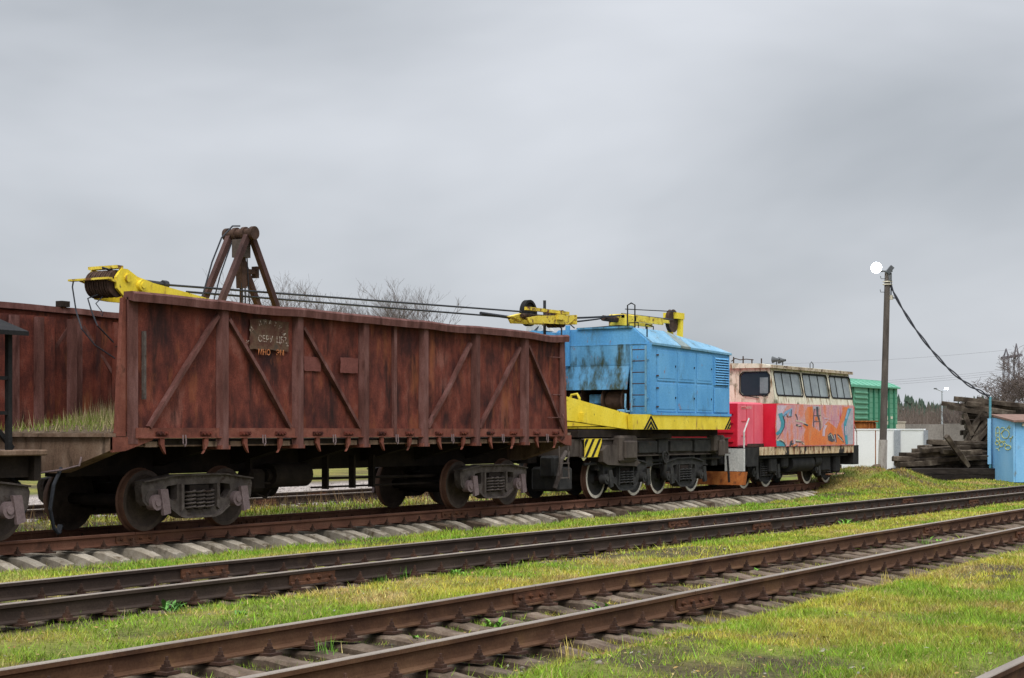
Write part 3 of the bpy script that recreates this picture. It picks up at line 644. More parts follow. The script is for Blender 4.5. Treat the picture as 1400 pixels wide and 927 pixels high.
def coupler(root, x, y, z, s, m='dark'):
    q = MB(); q.box(min(x, x+s*.55), max(x, x+s*.55), y-.1, y+.1, z-.13, z+.13)
    q.prism([(x+s*.5, y-.19), (x+s*.85, y-.24), (x+s*.9, y-.05), (x+s*.7, y+.02), (x+s*.9, y+.12), (x+s*.86, y+.24), (x+s*.5, y+.2)], z-.19, z+.19, 'Z')
    return q.build('coupler', m, root)
# ================================================================ the long gondola wagon
GX0, GX1, GS = 17.62, 30.5, 1.55
YN, YF = T1-GS, T1+GS
ZB, ZT = 1.63, 3.70
gw = thing('gondola_wagon', ((GX0+GX1)/2, T1, .2), 'long rusty brown open-top goods wagon with diagonal braces on its side', 'goods wagon')
posts = [19.67, 21.53, 23.36, 25.21, 26.99, 28.84]
edges = [GX0]+posts+[GX1]
def panel(x0, x1, y, z0, z1, dent, seed):
    n, m_ = 16, 14; vs = []; th = .012
    for i in range(n):
        for j in range(m_):
            u, v_ = i/(n-1), j/(m_-1); k = (4*u*(1-u))**.6*(4*v_*(1-v_))**.6
            dd = dent*k*(float(noise2(x0+u*2.1, v_*2.3, .75, seed))-.38)*2+.4*dent*k*math.sin(u*17+seed)*.35
            vs.append((x0+u*(x1-x0), y+dd, z0+v_*(z1-z0)))
    N_ = n*m_; vs += [(a, b2+th, c) for a, b2, c in vs]; fs = []
    for i in range(n-1):
        for j in range(m_-1):
            a = i*m_+j; fs.append((a, a+m_, a+m_+1, a+1)); fs.append((N_+a, N_+a+1, N_+a+m_+1, N_+a+m_))
    for j in range(m_-1):
        for a in (j, (n-1)*m_+j): fs.append((a, a+1, N_+a+1, N_+a))
    for i in range(n-1):
        for a in (i*m_, i*m_+m_-1): fs.append((a, a+m_, N_+a+m_, N_+a))
    return MB().add(vs, fs)
def post_mb(x, y, s, wd=.19, dp=.10, z0=1.46, z1=ZT):
    """hat-section post on the outside of the side wall (s = outward direction); foot gusset widens below the sill"""
    q = MB(); a, b2 = wd/2, wd/2*.62
    q.prism([(x-a, y), (x-a, y+s*.012), (x-b2, y+s*dp), (x+b2, y+s*dp), (x+a, y+s*.012), (x+a, y)], z0, z1, 'Z')
    return q
for side, y, s in (('near', YN, -1), ('far', YF, 1)):
    for i in range(7):
        panel(edges[i], edges[i+1], y, ZB+.1, ZT-.05, .03, i+(0 if s < 0 else 20)).build('side_panel', 'rust', gw, True)
    for i, x in enumerate(posts):
        q = post_mb(x, y-s*.004, s, .22, .105, 1.46-.0*i, ZT-.02)
        q.build('post', 'rustpost', gw)
    q = MB(); q.box(24.24, 24.33, min(y, y+s*.06), max(y, y+s*.06), 1.62, ZT-.02); q.build('post', 'rustpost', gw, label='thin middle post of the wagon side')
    # top rail, bent a little between the posts
    q = MB(); k = 54; vs = []
    for i in range(k):
        x = GX0+(GX1-GX0)*i/(k-1)
        ph = min(abs(x-p) for p in edges); dz = -.010*min(1, ph/.6)*(1.0+.8*math.sin(x*1.3))-.022*float(sm(28.6, 30, x))*math.sin((x-28.6)*1.7)+.004*math.sin(x*2.1); dy = .02*min(1, ph/.5)*math.sin(x*1.7)
        for (a, z) in ((-.15, -.085), (-.16, .03), (-.12, .065), (.05, .065), (.06, -.03)): vs.append((x, y+dy+a*(-s if s > 0 else 1), ZT+dz+z))
    fs = [tuple(range(5)), tuple(range((k-1)*5+4, (k-1)*5-1, -1))]
    for i in range(k-1):
        for j in range(5): fs.append((i*5+j, i*5+(j+1) % 5, (i+1)*5+(j+1) % 5, (i+1)*5+j))
    q.add(vs, fs); q.build('top_rail', 'rustpost', gw)
    q = MB(); ya, yb = sorted((y, y+s*.05)); q.box(GX0+.15, GX1-.05, ya, yb, ZB-.0, ZB+.155); ya, yb = sorted((y+s*.05, y+s*.085)); q.box(GX0+.2, GX1-.1, ya, yb, ZB-.0, ZB+.02); q.build('bottom_sill', 'rustsill', gw)
    # braces
    for (xa, za, xb, zb) in ((GX0+.42, ZB+.16, posts[0]-.12, ZT-.18), (posts[0]+.13, ZT-.22, posts[1]-.22, ZB+.17), (posts[1]+.13, ZT-.25, posts[2]-.14, ZB+.17),
                             (posts[3]+.12, ZB+.17, posts[4]-.2, ZT-.28), (posts[4]+.12, ZB+.17, posts[5]-.2, ZT-.28), (posts[5]+.13, ZT-.22, GX1-.08, ZB+.1)):
        q = MB(); mid = Vector(((xa+xb)/2+random.uniform(-.03, .03), y+s*.045, (za+zb)/2)); p0 = Vector((xa, y+s*.035, za)); p1 = Vector((xb, y+s*.035, zb))
        q.beam(p0, mid, .06, .085, (0, s, 0)); q.beam(mid, p1, .06, .085, (0, s, 0)); q.build('diagonal_brace', 'rustpost', gw)
    # corner posts
    for x in (GX0, GX1):
        e_ = -1 if x == GX0 else 1
        q = MB(); q.box(min(x, x-e_*.2), max(x, x-e_*.2), *sorted((y+s*.012, y+s*.04)), 1.55, ZT-.02); q.build('corner_post', 'rustpost', gw)
# tapered end buttresses standing at the open ends
for e_, x in ((-1, GX0), (1, GX1)):
    for y, s in ((YN, 1), (YF, -1)):
        q = MB(); q.prism([(x+e_*.01, ZT-.03), (x+e_*.06, ZT-.03), (x+e_*.19, ZB+.03), (x+e_*.01, ZB+.03)], *sorted((y, y+s*.07)), 'Y'); q.build('end_buttress', 'rustsill', gw)
        for z in (2.35, 2.95):
            q = MB(); q.box(*sorted((x+e_*.01, x+e_*.13)), *sorted((y+s*.07, y+s*.09)), z, z+.015); q.build('bracket_plate', 'dark', gw)
# folded-in end door leaf and ribs against the far side, seen through the open left end
q = MB()
for i in range(1): q.box(GX0+.05, GX0+1.45, YF-.11, YF-.07, ZB+.05, ZT-.12)
q.build('end_door', 'rust', gw)
for px in (52, 97, 18):
    x = atY(px, 500, YF-.13).x; q = MB(); q.box(x-.075, x+.075, YF-.19, YF-.112, ZB+.05, ZT-.14); q.build('door_rib', 'rustpost', gw)
for x in (20.1, 20.5, 20.85):
    q = MB(); q.box(x-.05, x+.05, YF-.05, YF-.006, ZB+.05, ZT-.12); q.build('inner_rib', 'rust', gw)
boxp('rail_hook', 'dark', gw, 18.6+.65, 18.6+.83, YF-.08, YF+.06, ZT+.066, ZT+.16)
# floor and underframe
boxp('floor', 'dark', gw, GX0, GX1, YN+.02, YF-.02, ZB-.1, ZB-.02)
q = MB(); q.box(GX0+.1, GX1-.1, T1-.22, T1+.22, 1.05, ZB-.105)
for x in edges[1:-1]: q.prism([(YN+.02, 1.50), (T1-.25, 1.18), (T1+.25, 1.18), (YF-.02, 1.50), (YF-.02, 1.525), (YN+.02, 1.525)], x-.1, x+.1, 'X')
q.build('centre_sill', 'dark', gw)
for x in posts:
    q = MB(); q.prism([(x-.11, 1.455), (x+.11, 1.455), (x+.11, 1.515), (x-.11, 1.515)], YN-.1, YN+.3, 'Y'); q.build('post_foot', 'rustsill', gw)
for e_, x in ((-1, GX0), (1, GX1)):
    xa, xb = sorted((x+e_*.02, x+e_*.30))
    q = MB(); q.prism([(YN-.02, ZB+.02), (YF+.02, ZB+.02), (YF+.02, ZB-.16), (T1+.45, 1.12), (T1-.45, 1.12), (YN-.02, ZB-.16)], xa, xb, 'X'); q.build('end_beam', 'endbeam', gw)
    q = MB(); q.box(min(x-e_*.3, x+e_*.36), max(x-e_*.3, x+e_*.36), YN+.02, YF-.02, ZB+.022, ZB+.075); q.build('end_ledge', 'endbeam', gw)
    # gusset at the corner below the sill
    q = MB(); q.prism([(x+e_*.30, ZB+.02), (x-e_*.55, ZB+.02), (x-e_*.5, ZB-.03), (x+e_*.05, ZB-.18), (x+e_*.30, ZB-.20)], YN-.035, YN+.02, 'Y'); q.build('corner_gusset', 'rustsill', gw)
    coupler(gw, x+e_*.28, T1, 1.22, e_)
q = MB(); xh = GX0-.34; q.tube([(xh, YN+.55, 1.36), (xh-.04, YN+.55, 1.24), (xh-.05, YN+.9, 1.17), (xh-.05, YN+1.35, 1.12), (xh, YN+1.4, 1.22)], .016, 6); q.build('uncoupling_lever', 'cover', gw)
q = MB(); q.tube([(GX0-.3, YN+1.0, 1.2), (GX0-.45, YN+1.0, .95), (GX0-.5, YN+1.02, .6), (GX0-.4, YN+1.05, .32), (GX0-.3, YN+1.06, .24)], .028, 8); q.tube([(GX0-.3, YN+1.06, .24), (GX0-.26, YN+1.06, .36)], .04, 8); q.build('brake_hose', 'rope', gw)
# hatch hinges, stops and chain loops under the sill
for i in range(7):
    a, b2 = edges[i], edges[i+1]
    for u in (.27, .74):
        x = a+(b2-a)*u+(.12 if i == 0 else 0); e_ = 1 if u < .5 else -1
        q = MB(); q.prism([(x-.045, ZB+.02), (x+.045, ZB+.02), (x+.045, ZB-.10), (x+e_*.075, ZB-.24), (x+e_*.03, ZB-.20), (x-.045, ZB-.09)], YN-.075, YN-.03, 'Y')
        q.build('hatch_stop', 'rustsill', gw)
        q = MB(); q.box(x-.12, x+.12, YN-.085, YN-.052, ZB+.045, ZB+.10)
        for k in (-.08, 0, .08): q.tube([(x+k, YN-.11, ZB+.072), (x+k, YN-.08, ZB+.072)], .022, 7)
        q.build('hatch_hinge', 'rust', gw)
        q = MB(); q.box(x-e_*.05, x-e_*.30, YN-.02, YN+.02, ZB-.13, ZB-.05); q.build('hatch_lug', 'endbeam', gw)
    x = a+(b2-a)*.5+(.1 if i == 0 else 0)
    q = MB(); q.tube([(x-.03, YN-.09, ZB+.05), (x-.033, YN-.1, ZB-.08), (x, YN-.1, ZB-.125), (x+.033, YN-.1, ZB-.08), (x+.03, YN-.09, ZB+.05)], .011, 6); q.build('chain_loop', 'cover', gw)
# floor hatches seen edge on, light edge line
for i in range(7):
    boxp('floor_hatch', 'endbeam', gw, edges[i]+.12, edges[i+1]-.12, YN+.02, YN+1.3, ZB-.125, ZB-.102)
# brake gear
q = MB(); q.tube([(22.0, T1-.55, .98), (23.0, T1-.55, .98)], .21, 18); q.tube([(21.9, T1-.55, .98), (22.0, T1-.55, .98)], .12, 14); q.build('brake_cylinder', 'dark', gw, True)
q = MB(); q.tube([(22.45, T1+.3, .82), (23.05, T1+.3, .82)], .26, 18); q.build('air_tank', 'dark', gw, True)
q = MB(); q.tube([(20.6, T1-.6, .82), (22.2, T1-.62, .86)], .022, 6); q.tube([(23, T1-.55, .9), (27.3, T1-.5, .86)], .028, 6); q.tube([(23.2, T1-.55, .74), (27.3, T1-.5, .72)], .02, 6)
q.tube([(21.6, T1-.5, 1.1), (21.6, T1-.5, .72), (22.0, T1-.52, .60), (22.2, T1-.5, .8)], .02, 6); q.build('brake_rod', 'dark', gw)
for x in (21.5, 23.6, 24.4, 25.0):
    boxp('rod_hanger', 'dark', gw, x-.03, x+.03, T1-.62, T1-.5, .70, 1.3)
boxp('hopper_valve', 'dark', gw, 21.35, 21.75, T1-.75, T1-.4, .72, 1.1, c=.06)
bogie(gw, 19.66, T1, 1.85, FRB, WH, COV, SPB, 'dark'); bogie(gw, 28.45, T1, 1.85, FRB, WH, COV, SPB, 'dark')
# grab rungs and hand rails on the right end of the side
for px, py in ((757, 489), (757, 540), (756, 571)):
    p = atY(px, py, YN); q = MB(); q.tube([(p.x-.22, YN, p.z), (p.x-.22, YN-.1, p.z), (p.x+.18, YN-.1, p.z), (p.x+.18, YN, p.z)], .013, 6); q.build('grab_iron', 'rustpost', gw)
q = MB(); q.tube([(GX1-.12, YN-.05, 2.1), (GX1-.16, YN-.12, 2.0), (GX1-.16, YN-.12, 1.62), (GX1-.12, YN-.05, 1.55)], .014, 6); q.build('hand_rail', 'rustpost', gw)
q = MB()
for dx in (-.2, .18): q.tube([(GX1-.05+dx, YN-.04, 1.42), (GX1-.0+dx, YN-.04, .72)], .018, 6)
for z in (.74, 1.05): q.box(GX1-.25, GX1+.18, YN-.055, YN-.025, z, z+.025)
q.build('step_ladder', 'bogie', gw)
q = MB(); q.box(GX0+.30, GX0+.35, YN-.06, YN-.012, 2.2, 3.2); q.build('tag_strip', 'bogie', gw)
# lettering and paint patches on the side
yy = YN-.046
def flatpatch(name, m, x0, x1, z0, z1):
    q = MB(); pts = []
    n = 30
    for i in range(n):
        a = 2*math.pi*i/n; cx = max(-1, min(1, 1.5*math.cos(a))); cz = max(-1, min(1, 1.5*math.sin(a)))
        pts.append(((x0+x1)/2+cx*(x1-x0)/2*(1+random.uniform(-.04, .04)), (z0+z1)/2+cz*(z1-z0)/2*(1+random.uniform(-.05, .05))))
    q.prism(pts, YN-.030, YN-.026, 'Y'); return q.build(name, m, gw)
flatpatch('paint_patch', 'patch', 20.33, 21.30, 3.04, 3.52)
flatpatch('primer_patch', 'redpatch', 21.70, 22.15, 2.74, 2.98); flatpatch('primer_patch', 'redpatch', 22.70, 23.2, 2.74, 3.0)
lx, lz = (1, 0, 0), (0, 0, 1)
yt = YN-.034
text_mb('СЕРУ  ЦБ', .145, (20.52, yt, 3.17), lx, lz).build('stencil_lettering', 'stencil', gw)
text_mb('МНО', .13, (20.52, yt, 2.96), lx, lz).build('stencil_lettering', 'stencilo', gw)
text_mb('ЭМ', .13, (20.97, yt, 2.965), lx, lz).build('stencil_lettering', 'stencilo', gw)
arc = 'К О М Б И Н А Т У М А Н'.replace(' ', '')
for i, ch in enumerate(arc):
    a = math.pi*(.97-.94*i/(len(arc)-1)); cx, cz = 20.76, 3.12
    px_, pz_ = cx+.46*math.cos(a), cz+.34*math.sin(a); t_ = a-math.pi/2
    if i in (1, 3): continue
    text_mb(ch, .10, (px_-.035*math.cos(t_), yt, pz_-.035*math.sin(t_)), (math.cos(t_), 0, math.sin(t_)), (-math.sin(t_), 0, math.cos(t_))).build('stencil_lettering', 'stencil', gw)
# earth and grass growing on the wagon floor behind the open end
q = MB(); q.prism([(GX0-.05, ZB+.0), (GX0+.1, ZB+.1), (19.2, ZB+.22), (20.5, ZB+.26), (21.5, ZB+.12), (22, ZB+.0)], YN+.35, YF-.25, 'Y')
o = q.build('soil_heap', 'earth', None); tag(o, 'heap of earth lying on the floor inside the rusty open wagon', 'soil')
n = 9000; x = rng.uniform(GX0+.0, 21, n); y = rng.uniform(YN+.35, YF-.25, n); k = rng.random(n) < (.15+.85*sm(18.4, 19.6, x)); x = x[k]; y = y[k]; n = len(x)
hh = rng.uniform(.06, .20, n)*(1+1.2*sm(18.9, 19.8, x)*rng.random(n)); z = ZB+.1+.12*sm(17.7, 19.2, x); aa = rng.uniform(0, 6.28, n); ww = .006
dryk = rng.random(n) < .35
hh[dryk] *= 1.5
v = np.empty((n, 3, 3)); v[:, 0] = np.stack([x-ww*np.cos(aa), y-ww*np.sin(aa), z], -1); v[:, 1] = np.stack([x+ww*np.cos(aa), y+ww*np.sin(aa), z], -1); v[:, 2] = np.stack([x+rng.normal(0, .05, n), y+rng.normal(0, .05, n), z+hh], -1)
c = np.array((.15, .20, .03))*rng.uniform(.6, 1.6, (n, 1)); c[dryk] = np.array((.36, .29, .16))*rng.uniform(.6, 1.3, (dryk.sum(), 1)); c = np.repeat(c[:, None], 3, 1).reshape(-1, 3)
o = put('wagon_grass', fast_mesh('wagon_grass', v.reshape(-1, 3), np.arange(n*3).reshape(-1, 3), M['blade'], c), (0, 0, 0)); tag(o, 'green and straw grass growing inside the open end of the rusty wagon', 'grass', kind='stuff')
# ================================================================ dark platform wagon at the left edge
pw = thing('platform_wagon', (12, T1, .2), 'dark wagon with a roofed end platform at the left edge of the picture', 'goods wagon')
PX1 = 16.25
boxp('platform_floor', 'endbeam', pw, 7.5, PX1, T1-1.42, T1+1.42, 1.40, 1.48, c=.015)
q = MB(); q.box(7.5, PX1-.15, T1-1.2, T1-1.05, 1.1, 1.398); q.box(7.5, PX1-.15, T1+1.05, T1+1.2, 1.1, 1.398); q.box(7.5, PX1-.1, T1-.2, T1+.2, 1.0, 1.398); q.box(PX1-.14, PX1-.02, T1-1.3, T1+1.3, 1.05, 1.398); q.build('underframe', 'dark', pw)
for y in (T1-1.36, T1+1.36):
    for x in (15.6, 13.4):
        boxp('roof_post', 'black', pw, x-.035, x+.035, y-.035, y+.035, 1.48, 3.06)
q = MB(); q.prism([(T1-1.62, 3.02), (T1-1.62, 3.08), (T1, 3.62), (T1+1.62, 3.08), (T1+1.62, 3.02), (T1, 3.54)], 8, 15.72, 'X'); q.build('roof', 'black', pw)
for z in (2.45, 1.98): q = MB(); q.beam((13.4, T1-1.36, z), (15.6, T1-1.36, z), .04, .05); q.build('railing', 'black', pw)
q = MB(); q.beam((15.0, T1-1.3, 2.2), (15.72, T1-1.3, 1.5), .05, .06); q.build('brace', 'black', pw)
boxp('cabin', 'dark', pw, 8, 13.3, T1-1.3, T1+1.3, 1.482, 3.2)
bogie(pw, 14.93, T1, 1.85, FRB, WH, COV, SPB, 'dark'); coupler(pw, PX1, T1, 1.22, 1)
q = MB(); q.tube([(15.9, T1-.9, 1.2), (16.2, T1-.9, 1.0), (16.35, T1-.85, .62), (16.2, T1-.8, .4)], .03, 8); q.build('brake_hose', 'rope', pw)
boxp('hanging_box', 'black', pw, 15.92, 16.2, T1-.78, T1-.55, .55, .75); boxp('hanger', 'black', pw, 16.05, 16.08, T1-.68, T1-.65, .75, 1.06)
# ================================================================ brown derrick frame standing in the wagon
df = thing('derrick_frame', (21.95, T1, ZB), 'rusty brown derrick of four steel legs rising out of the open wagon', 'derrick')
for y in (T1-.20, T1+.20):
    for s in (-1, 1):
        q = MB(); q.beam((21.95+s*.06, y, 5.08), (21.95+s*1.95, y-.0, ZB+.14), .10, .09, (0, 1, 0)); q.build('leg', 'derrick', df)
q = MB(); q.tube([(21.95, T1-.30, 5.13), (21.95, T1+.30, 5.13)], .085, 16)
for y in (-.29, -.1, .1, .29): q.tube([(21.95, T1+y-.035, 5.13), (21.95, T1+y+.035, 5.13)], .115, 18)
q.build('top_drum', 'drum', df, True)
q = MB(); q.box(21.84, 22.06, T1-.13, T1+.1, 4.72, 5.03); q.build('hanger_block', 'bark', df)
q = MB(); q.beam((21.95, T1, 4.75), (21.98, T1, 4.2), .14, .12); q.box(21.9, 22.35, T1-.05, T1+.03, 4.46, 4.54); q.box(22.3, 22.36, T1-.07, T1+.05, 4.40, 4.60); q.tube([(21.97, T1, 4.5), (21.97, T1, 3.9)], .03, 8); q.build('hook_gear', 'drum', df)
p = [atY(*a, T1-.2) for a in ((328, 309), (318, 309), (303, 325), (290, 358), (281, 390), (273, 418))]
q = MB(); q.tube(p, .014, 6); q.build('loose_rope', 'rope', df)
q = MB(); q.tube([(21.9, T1+.15, 5.0), (21.6, T1+.15, 4.4), (21.3, T1+.15, 3.6)], .012, 6); q.build('loose_rope', 'rope', df)
for dx in (.12, .3, -.05): q = MB(); q.tube([(21.95+dx*.3, T1-.05, 5.0), (21.95+dx, T1-.05, 2.4)], .012, 6); q.build('hanging_rope', 'rope', df)
# ================================================================ the blue railway crane
CX0, CX1, CYN, CYF = 34.8, 39.42, 17.3, 20.2
ck = thing('railway_crane', (36.6, T1, .2), 'blue and yellow railway crane with its boom laid along the open wagon', 'crane')
# undercarriage
q = MB(); q.box(32.1, 40.15, 17.66, 17.78, 1.16, 1.57); q.box(32.1, 40.15, 19.72, 19.84, 1.16, 1.57); q.box(32.1, 32.25, 17.78, 19.72, 1.16, 1.57); q.box(40.0, 40.15, 17.78, 19.72, 1.16, 1.57); q.box(32.25, 40, T1-.3, T1+.3, 1.2, 1.5)
q.build('underframe', 'craneframe', ck)
q = MB(); q.box(32.1, 40.15, 17.60, 17.66, 1.545, 1.575); q.box(32.1, 40.15, 17.60, 17.66, 1.15, 1.18); q.build('frame_flange', 'craneframe', ck)
hp = put('hazard_plate', MB().box(-.40, .40, -.006, .006, -.205, .205).mesh('hazard_plate', 'yellow'), (32.56, 17.595, 1.365), ck)
for k in range(3):
    q = MB(); x = 32.16+.30*k; a, b2 = (x, 1.165), (x+.36, 1.565)
    pts = [(a[0], a[1]), (a[0]+.11, a[1]), (min(b2[0]+.11, 32.955), b2[1]), (min(b2[0], 32.955), b2[1])]
    if k == 2: pts = [(a[0], a[1]), (a[0]+.11, a[1]), (32.955, 1.355), (32.955, 1.47)]
    q.prism(pts, 17.583, 17.588, 'Y'); q.build('hazard_stripe', 'black', hp)
q = MB(); q.prism([(32.162, 1.36), (32.34, 1.562), (32.22, 1.562), (32.162, 1.49)], 17.583, 17.588, 'Y'); q.build('hazard_stripe', 'black', hp)
for px0, px1 in ((845, 868), (975, 988)):
    xa, xb = atY(px0, 600, 17.5).x, atY(px1, 600, 17.5).x
    q = MB(); q.cbox(xa, xb, 17.42, 17.70, 1.02 if px0 < 900 else 1.2, 1.64, .05); q.cbox(xa+.12, xb-.12, 17.36, 17.44, 1.1, 1.52, .03); q.build('outrigger_box', 'craneframe', ck)
    if px0 < 900:
        q = MB(); q.prism([(xa-.75, 1.30), (xa-.5, 1.42), (xa, 1.42), (xb+.3, 1.0), (xb+.1, .92), (xa-.5, .98), (xa-.7, 1.05)], 17.5, 17.64, 'Y'); q.build('outrigger_arm', 'craneframe', ck)
for px0, px1, z0, z1 in ((872, 897, 1.22, 1.5), (899, 912, 1.2, 1.54), (915, 945, 1.24, 1.5), (948, 972, 1.22, 1.52)):
    boxp('tool_box', 'cranebogie', ck, atY(px0, 600, 17.6).x, atY(px1, 600, 17.6).x, 17.56, 17.658, z0, z1, c=.015)
q = MB(); q.lathe([(0, 1.25), (.0, 1.3), (.1, 1.3), (.12, 1.2), (.205, 1.2)], (36.0, T1, 1.572), 'Z', 32); q.build('slewing_ring', 'dark', ck, True)
boxp('counter_frame', 'dark', ck, CX0-2.9, CX1-.05, 17.62, 19.88, 1.60, 1.775)
q = MB(); q.lathe([(-.02, .13), (-.02, .16), (.02, .16), (.02, .13), (-.02, .13)], (36.05, 17.5, 1.12), 'Y', 16)
for a in range(3): q.beam((36.05-.14*math.cos(a*1.05), 17.5, 1.12-.14*math.sin(a*1.05)), (36.05+.14*math.cos(a*1.05), 17.5, 1.12+.14*math.sin(a*1.05)), .015, .015)
q.tube([(36.05, 17.5, 1.1), (36.1, 17.55, .75)], .05, 8); q.build('hand_wheel', 'cranebogie', ck)
q = MB()
for k in range(9):
    x = 33.0+.8*k; q.box(x, x+.35, 17.7+.05*(k % 3), 17.95, .85+.04*(k % 2), 1.15)
q.tube([(32.4, 17.75, 1.0), (39.8, 17.75, 1.05)], .035, 6); q.tube([(33.4, 17.7, .9), (36.4, 17.72, .95), (38.9, 17.7, .88)], .02, 6)
q.build('brake_gear', 'cranebogie', ck)
bogie(ck, 34.2, T1, 1.9, FRC, WHW, COVD, SPC, 'dark', .475, .84); bogie(ck, 37.4, T1, 1.9, FRC, WHW, COVD, SPC, 'dark', .475, .84)
coupler(ck, 32.1, T1, 1.22, -1); coupler(ck, 40.15, T1, 1.22, 1)
q = MB(); q.tube([(31.6, 17.75, 1.28), (31.35, 17.72, 1.12), (31.15, 17.7, .7), (31.05, 17.72, .5)], .05, 8); q.build('air_hose', 'bogie', ck)
q = MB(); q.tube([(31.9, 17.75, 1.4), (31.75, 17.72, 1.38), (31.6, 17.72, 1.02)], .02, 6); q.tube([(31.45, 17.78, 1.2), (31.45, 17.78, .7)], .03, 6); q.build('air_pipe', 'bogie', ck)
q = MB(); q.cbox(31.35, 32.0, 17.8, 18.5, .42, .95, .05); q.cbox(31.2, 31.7, 17.85, 18.2, .72, 1.2, .05); q.build('front_guard', 'cranebogie', ck)
boxp('guard_plate', 'craneframe', ck, 31.7, 32.095, 17.7, 19.8, 1.18, 1.56)
q = MB(); q.tube([(39.95, 17.6, 1.1), (39.95, 17.55, .4)], .03, 6); q.cbox(40.16, 40.4, 17.9, 18.25, .85, 1.1, .04); q.build('rear_hose', 'black', ck)
# yellow revolving frame
q = MB(); q.prism([(CX0-.9, 1.78), (CX1, 1.78), (CX1, 2.10), (CX0, 2.13), (CX0-.95, 2.13)], CYN-.02, CYN+.10, 'Y'); q.prism([(CX0-.9, 1.78), (CX1, 1.78), (CX1, 2.10), (CX0-.95, 2.13)], CYF-.10, CYF+.02, 'Y')
q.box(CX1-.1, CX1+.02, CYN+.10, CYF-.10, 1.78, 2.10); q.box(CX0+.0, CX0+.1, CYN+.1, CYF-.1, 1.80, 2.12); q.box(CX0+.1, CX1-.1, CYN+.1, CYF-.1, 1.80, 1.86)
rf_ = q.build('revolving_frame', 'yellow', ck)
for xc, sides in ((CX0+.02, (-1, 1)), (CX1-.01, (-1,))):   # nested black chevrons
    for k in range(3):
        zt = 2.115-.125*k; t_ = .062; h_ = zt-1.785
        for s in sides:
            q = MB(); q.prism([(xc, zt), (xc+s*h_*1.15, 1.785), (xc+s*(h_-t_*1.35)*1.15, 1.785), (xc, zt-t_*1.35)], CYN-.027, CYN-.022, 'Y'); q.build('chevron_stripe', 'black', rf_)
# boom root arms and boom
def tbox(q, a, b2, c, d):
    """tapered box from section a to section b: each (x, y0, y1, z0, z1)"""
    for (x, y0, y1, z0, z1) in (): pass
    vs = []
    for (x, y0, y1, z0, z1) in (a, b2): vs += [(x, y0, z0), (x, y1, z0), (x, y1, z1), (x, y0, z1)]
    return q.add(vs, [(0, 1, 2, 3), (7, 6, 5, 4), (0, 4, 5, 1), (1, 5, 6, 2), (2, 6, 7, 3), (3, 7, 4, 0)])
for y, lab in ((17.42, None), (19.9, None)):
    q = MB(); e0 = y; yb = y+(.35 if y < T1 else -.35)
    tbox(q, (CX0-.85, e0, e0+.14, 1.78, 2.14), (31.2, yb+.1, yb+.24, 2.02, 2.58), 0, 0); tbox(q, (31.2, yb+.1, yb+.24, 2.02, 2.58), (28.6, yb+.35*(1 if y < T1 else -1), yb+.47*(1 if y < T1 else -1)+.02, 2.42, 2.92), 0, 0)
    q.build('boom_arm', 'yellow', ck)
q = MB(); q.tube([(CX0-.5, 17.5, 1.95), (CX0-.5, 20.0, 1.95)], .12, 12); q.build('boom_pivot', 'dark', ck)
for x, zz in ((33.3, 2.05), (32.2, 2.14), (30.6, 2.3)): q = MB(); q.beam((x, 17.6, zz-.1), (x, 19.95, zz-.1), .12, .2); q.build('boom_cross_brace', 'yellow', ck)
q = MB(); tbox(q, (28.9, 18.1, 19.4, 2.36, 2.86), (19.42, 18.43, 19.07, 3.78, 4.09), 0, 0); q.build('boom', 'yellow', ck)
_tb, _cm = MB.build, None
def _shrink(self, *a, **k):
    self.v = [(18.66+(x-18.3)*.76, y, 4.02+(z-4.0)*.78) for (x, y, z) in self.v]; return _tb(self, *a, **k)
MB.build = _shrink        # the whole boom head is set a little smaller and farther in
q = MB(); q.prism([(19.32, 3.70), (19.32, 4.09), (18.9, 4.17), (18.62, 4.30), (18.45, 4.30), (18.30, 4.12), (18.32, 3.90), (18.55, 3.72), (18.9, 3.70)], 18.42, 18.47, 'Y')
h2 = MB(); h2.prism([(19.32, 3.70), (19.32, 4.09), (18.9, 4.17), (18.62, 4.30), (18.45, 4.30), (18.30, 4.12), (18.32, 3.90), (18.55, 3.72), (18.9, 3.70)], 19.03, 19.08, 'Y'); h2.build('boom_head', 'yellow', ck)
q.tube([(18.98, 18.36, 4.0), (18.98, 18.42, 4.0)], .11, 14); q.tube([(18.98, 18.34, 4.0), (18.98, 18.36, 4.0)], .06, 12); q.tube([(18.6, 18.38, 4.12), (18.6, 18.42, 4.12)], .08, 12); q.build('boom_head', 'yellow', ck, True)
for k in range(5):
    y = 18.53+.105*k
    q = MB(); q.lathe([(-.04, .05), (-.04, .27), (-.015, .275), (0, .24), (.015, .275), (.04, .27), (.04, .05)], (18.42, y, 4.0), 'Y', 26); q.build('head_sheave', 'drum', ck, True)
boxp('sheave_guard', 'yellowworn', ck, 18.34, 18.52, 18.44, 19.06, 4.30, 4.36); boxp('sheave_guard', 'yellowworn', ck, 18.04, 18.16, 18.40, 19.26, 4.06, 4.10)
q = MB()
for y in (18.45, 19.05): q.beam((18.1, y, 4.08), (18.45, y, 4.0), .05, .05)
q.build('guard_strut', 'yellowworn', ck)
MB.build = _tb
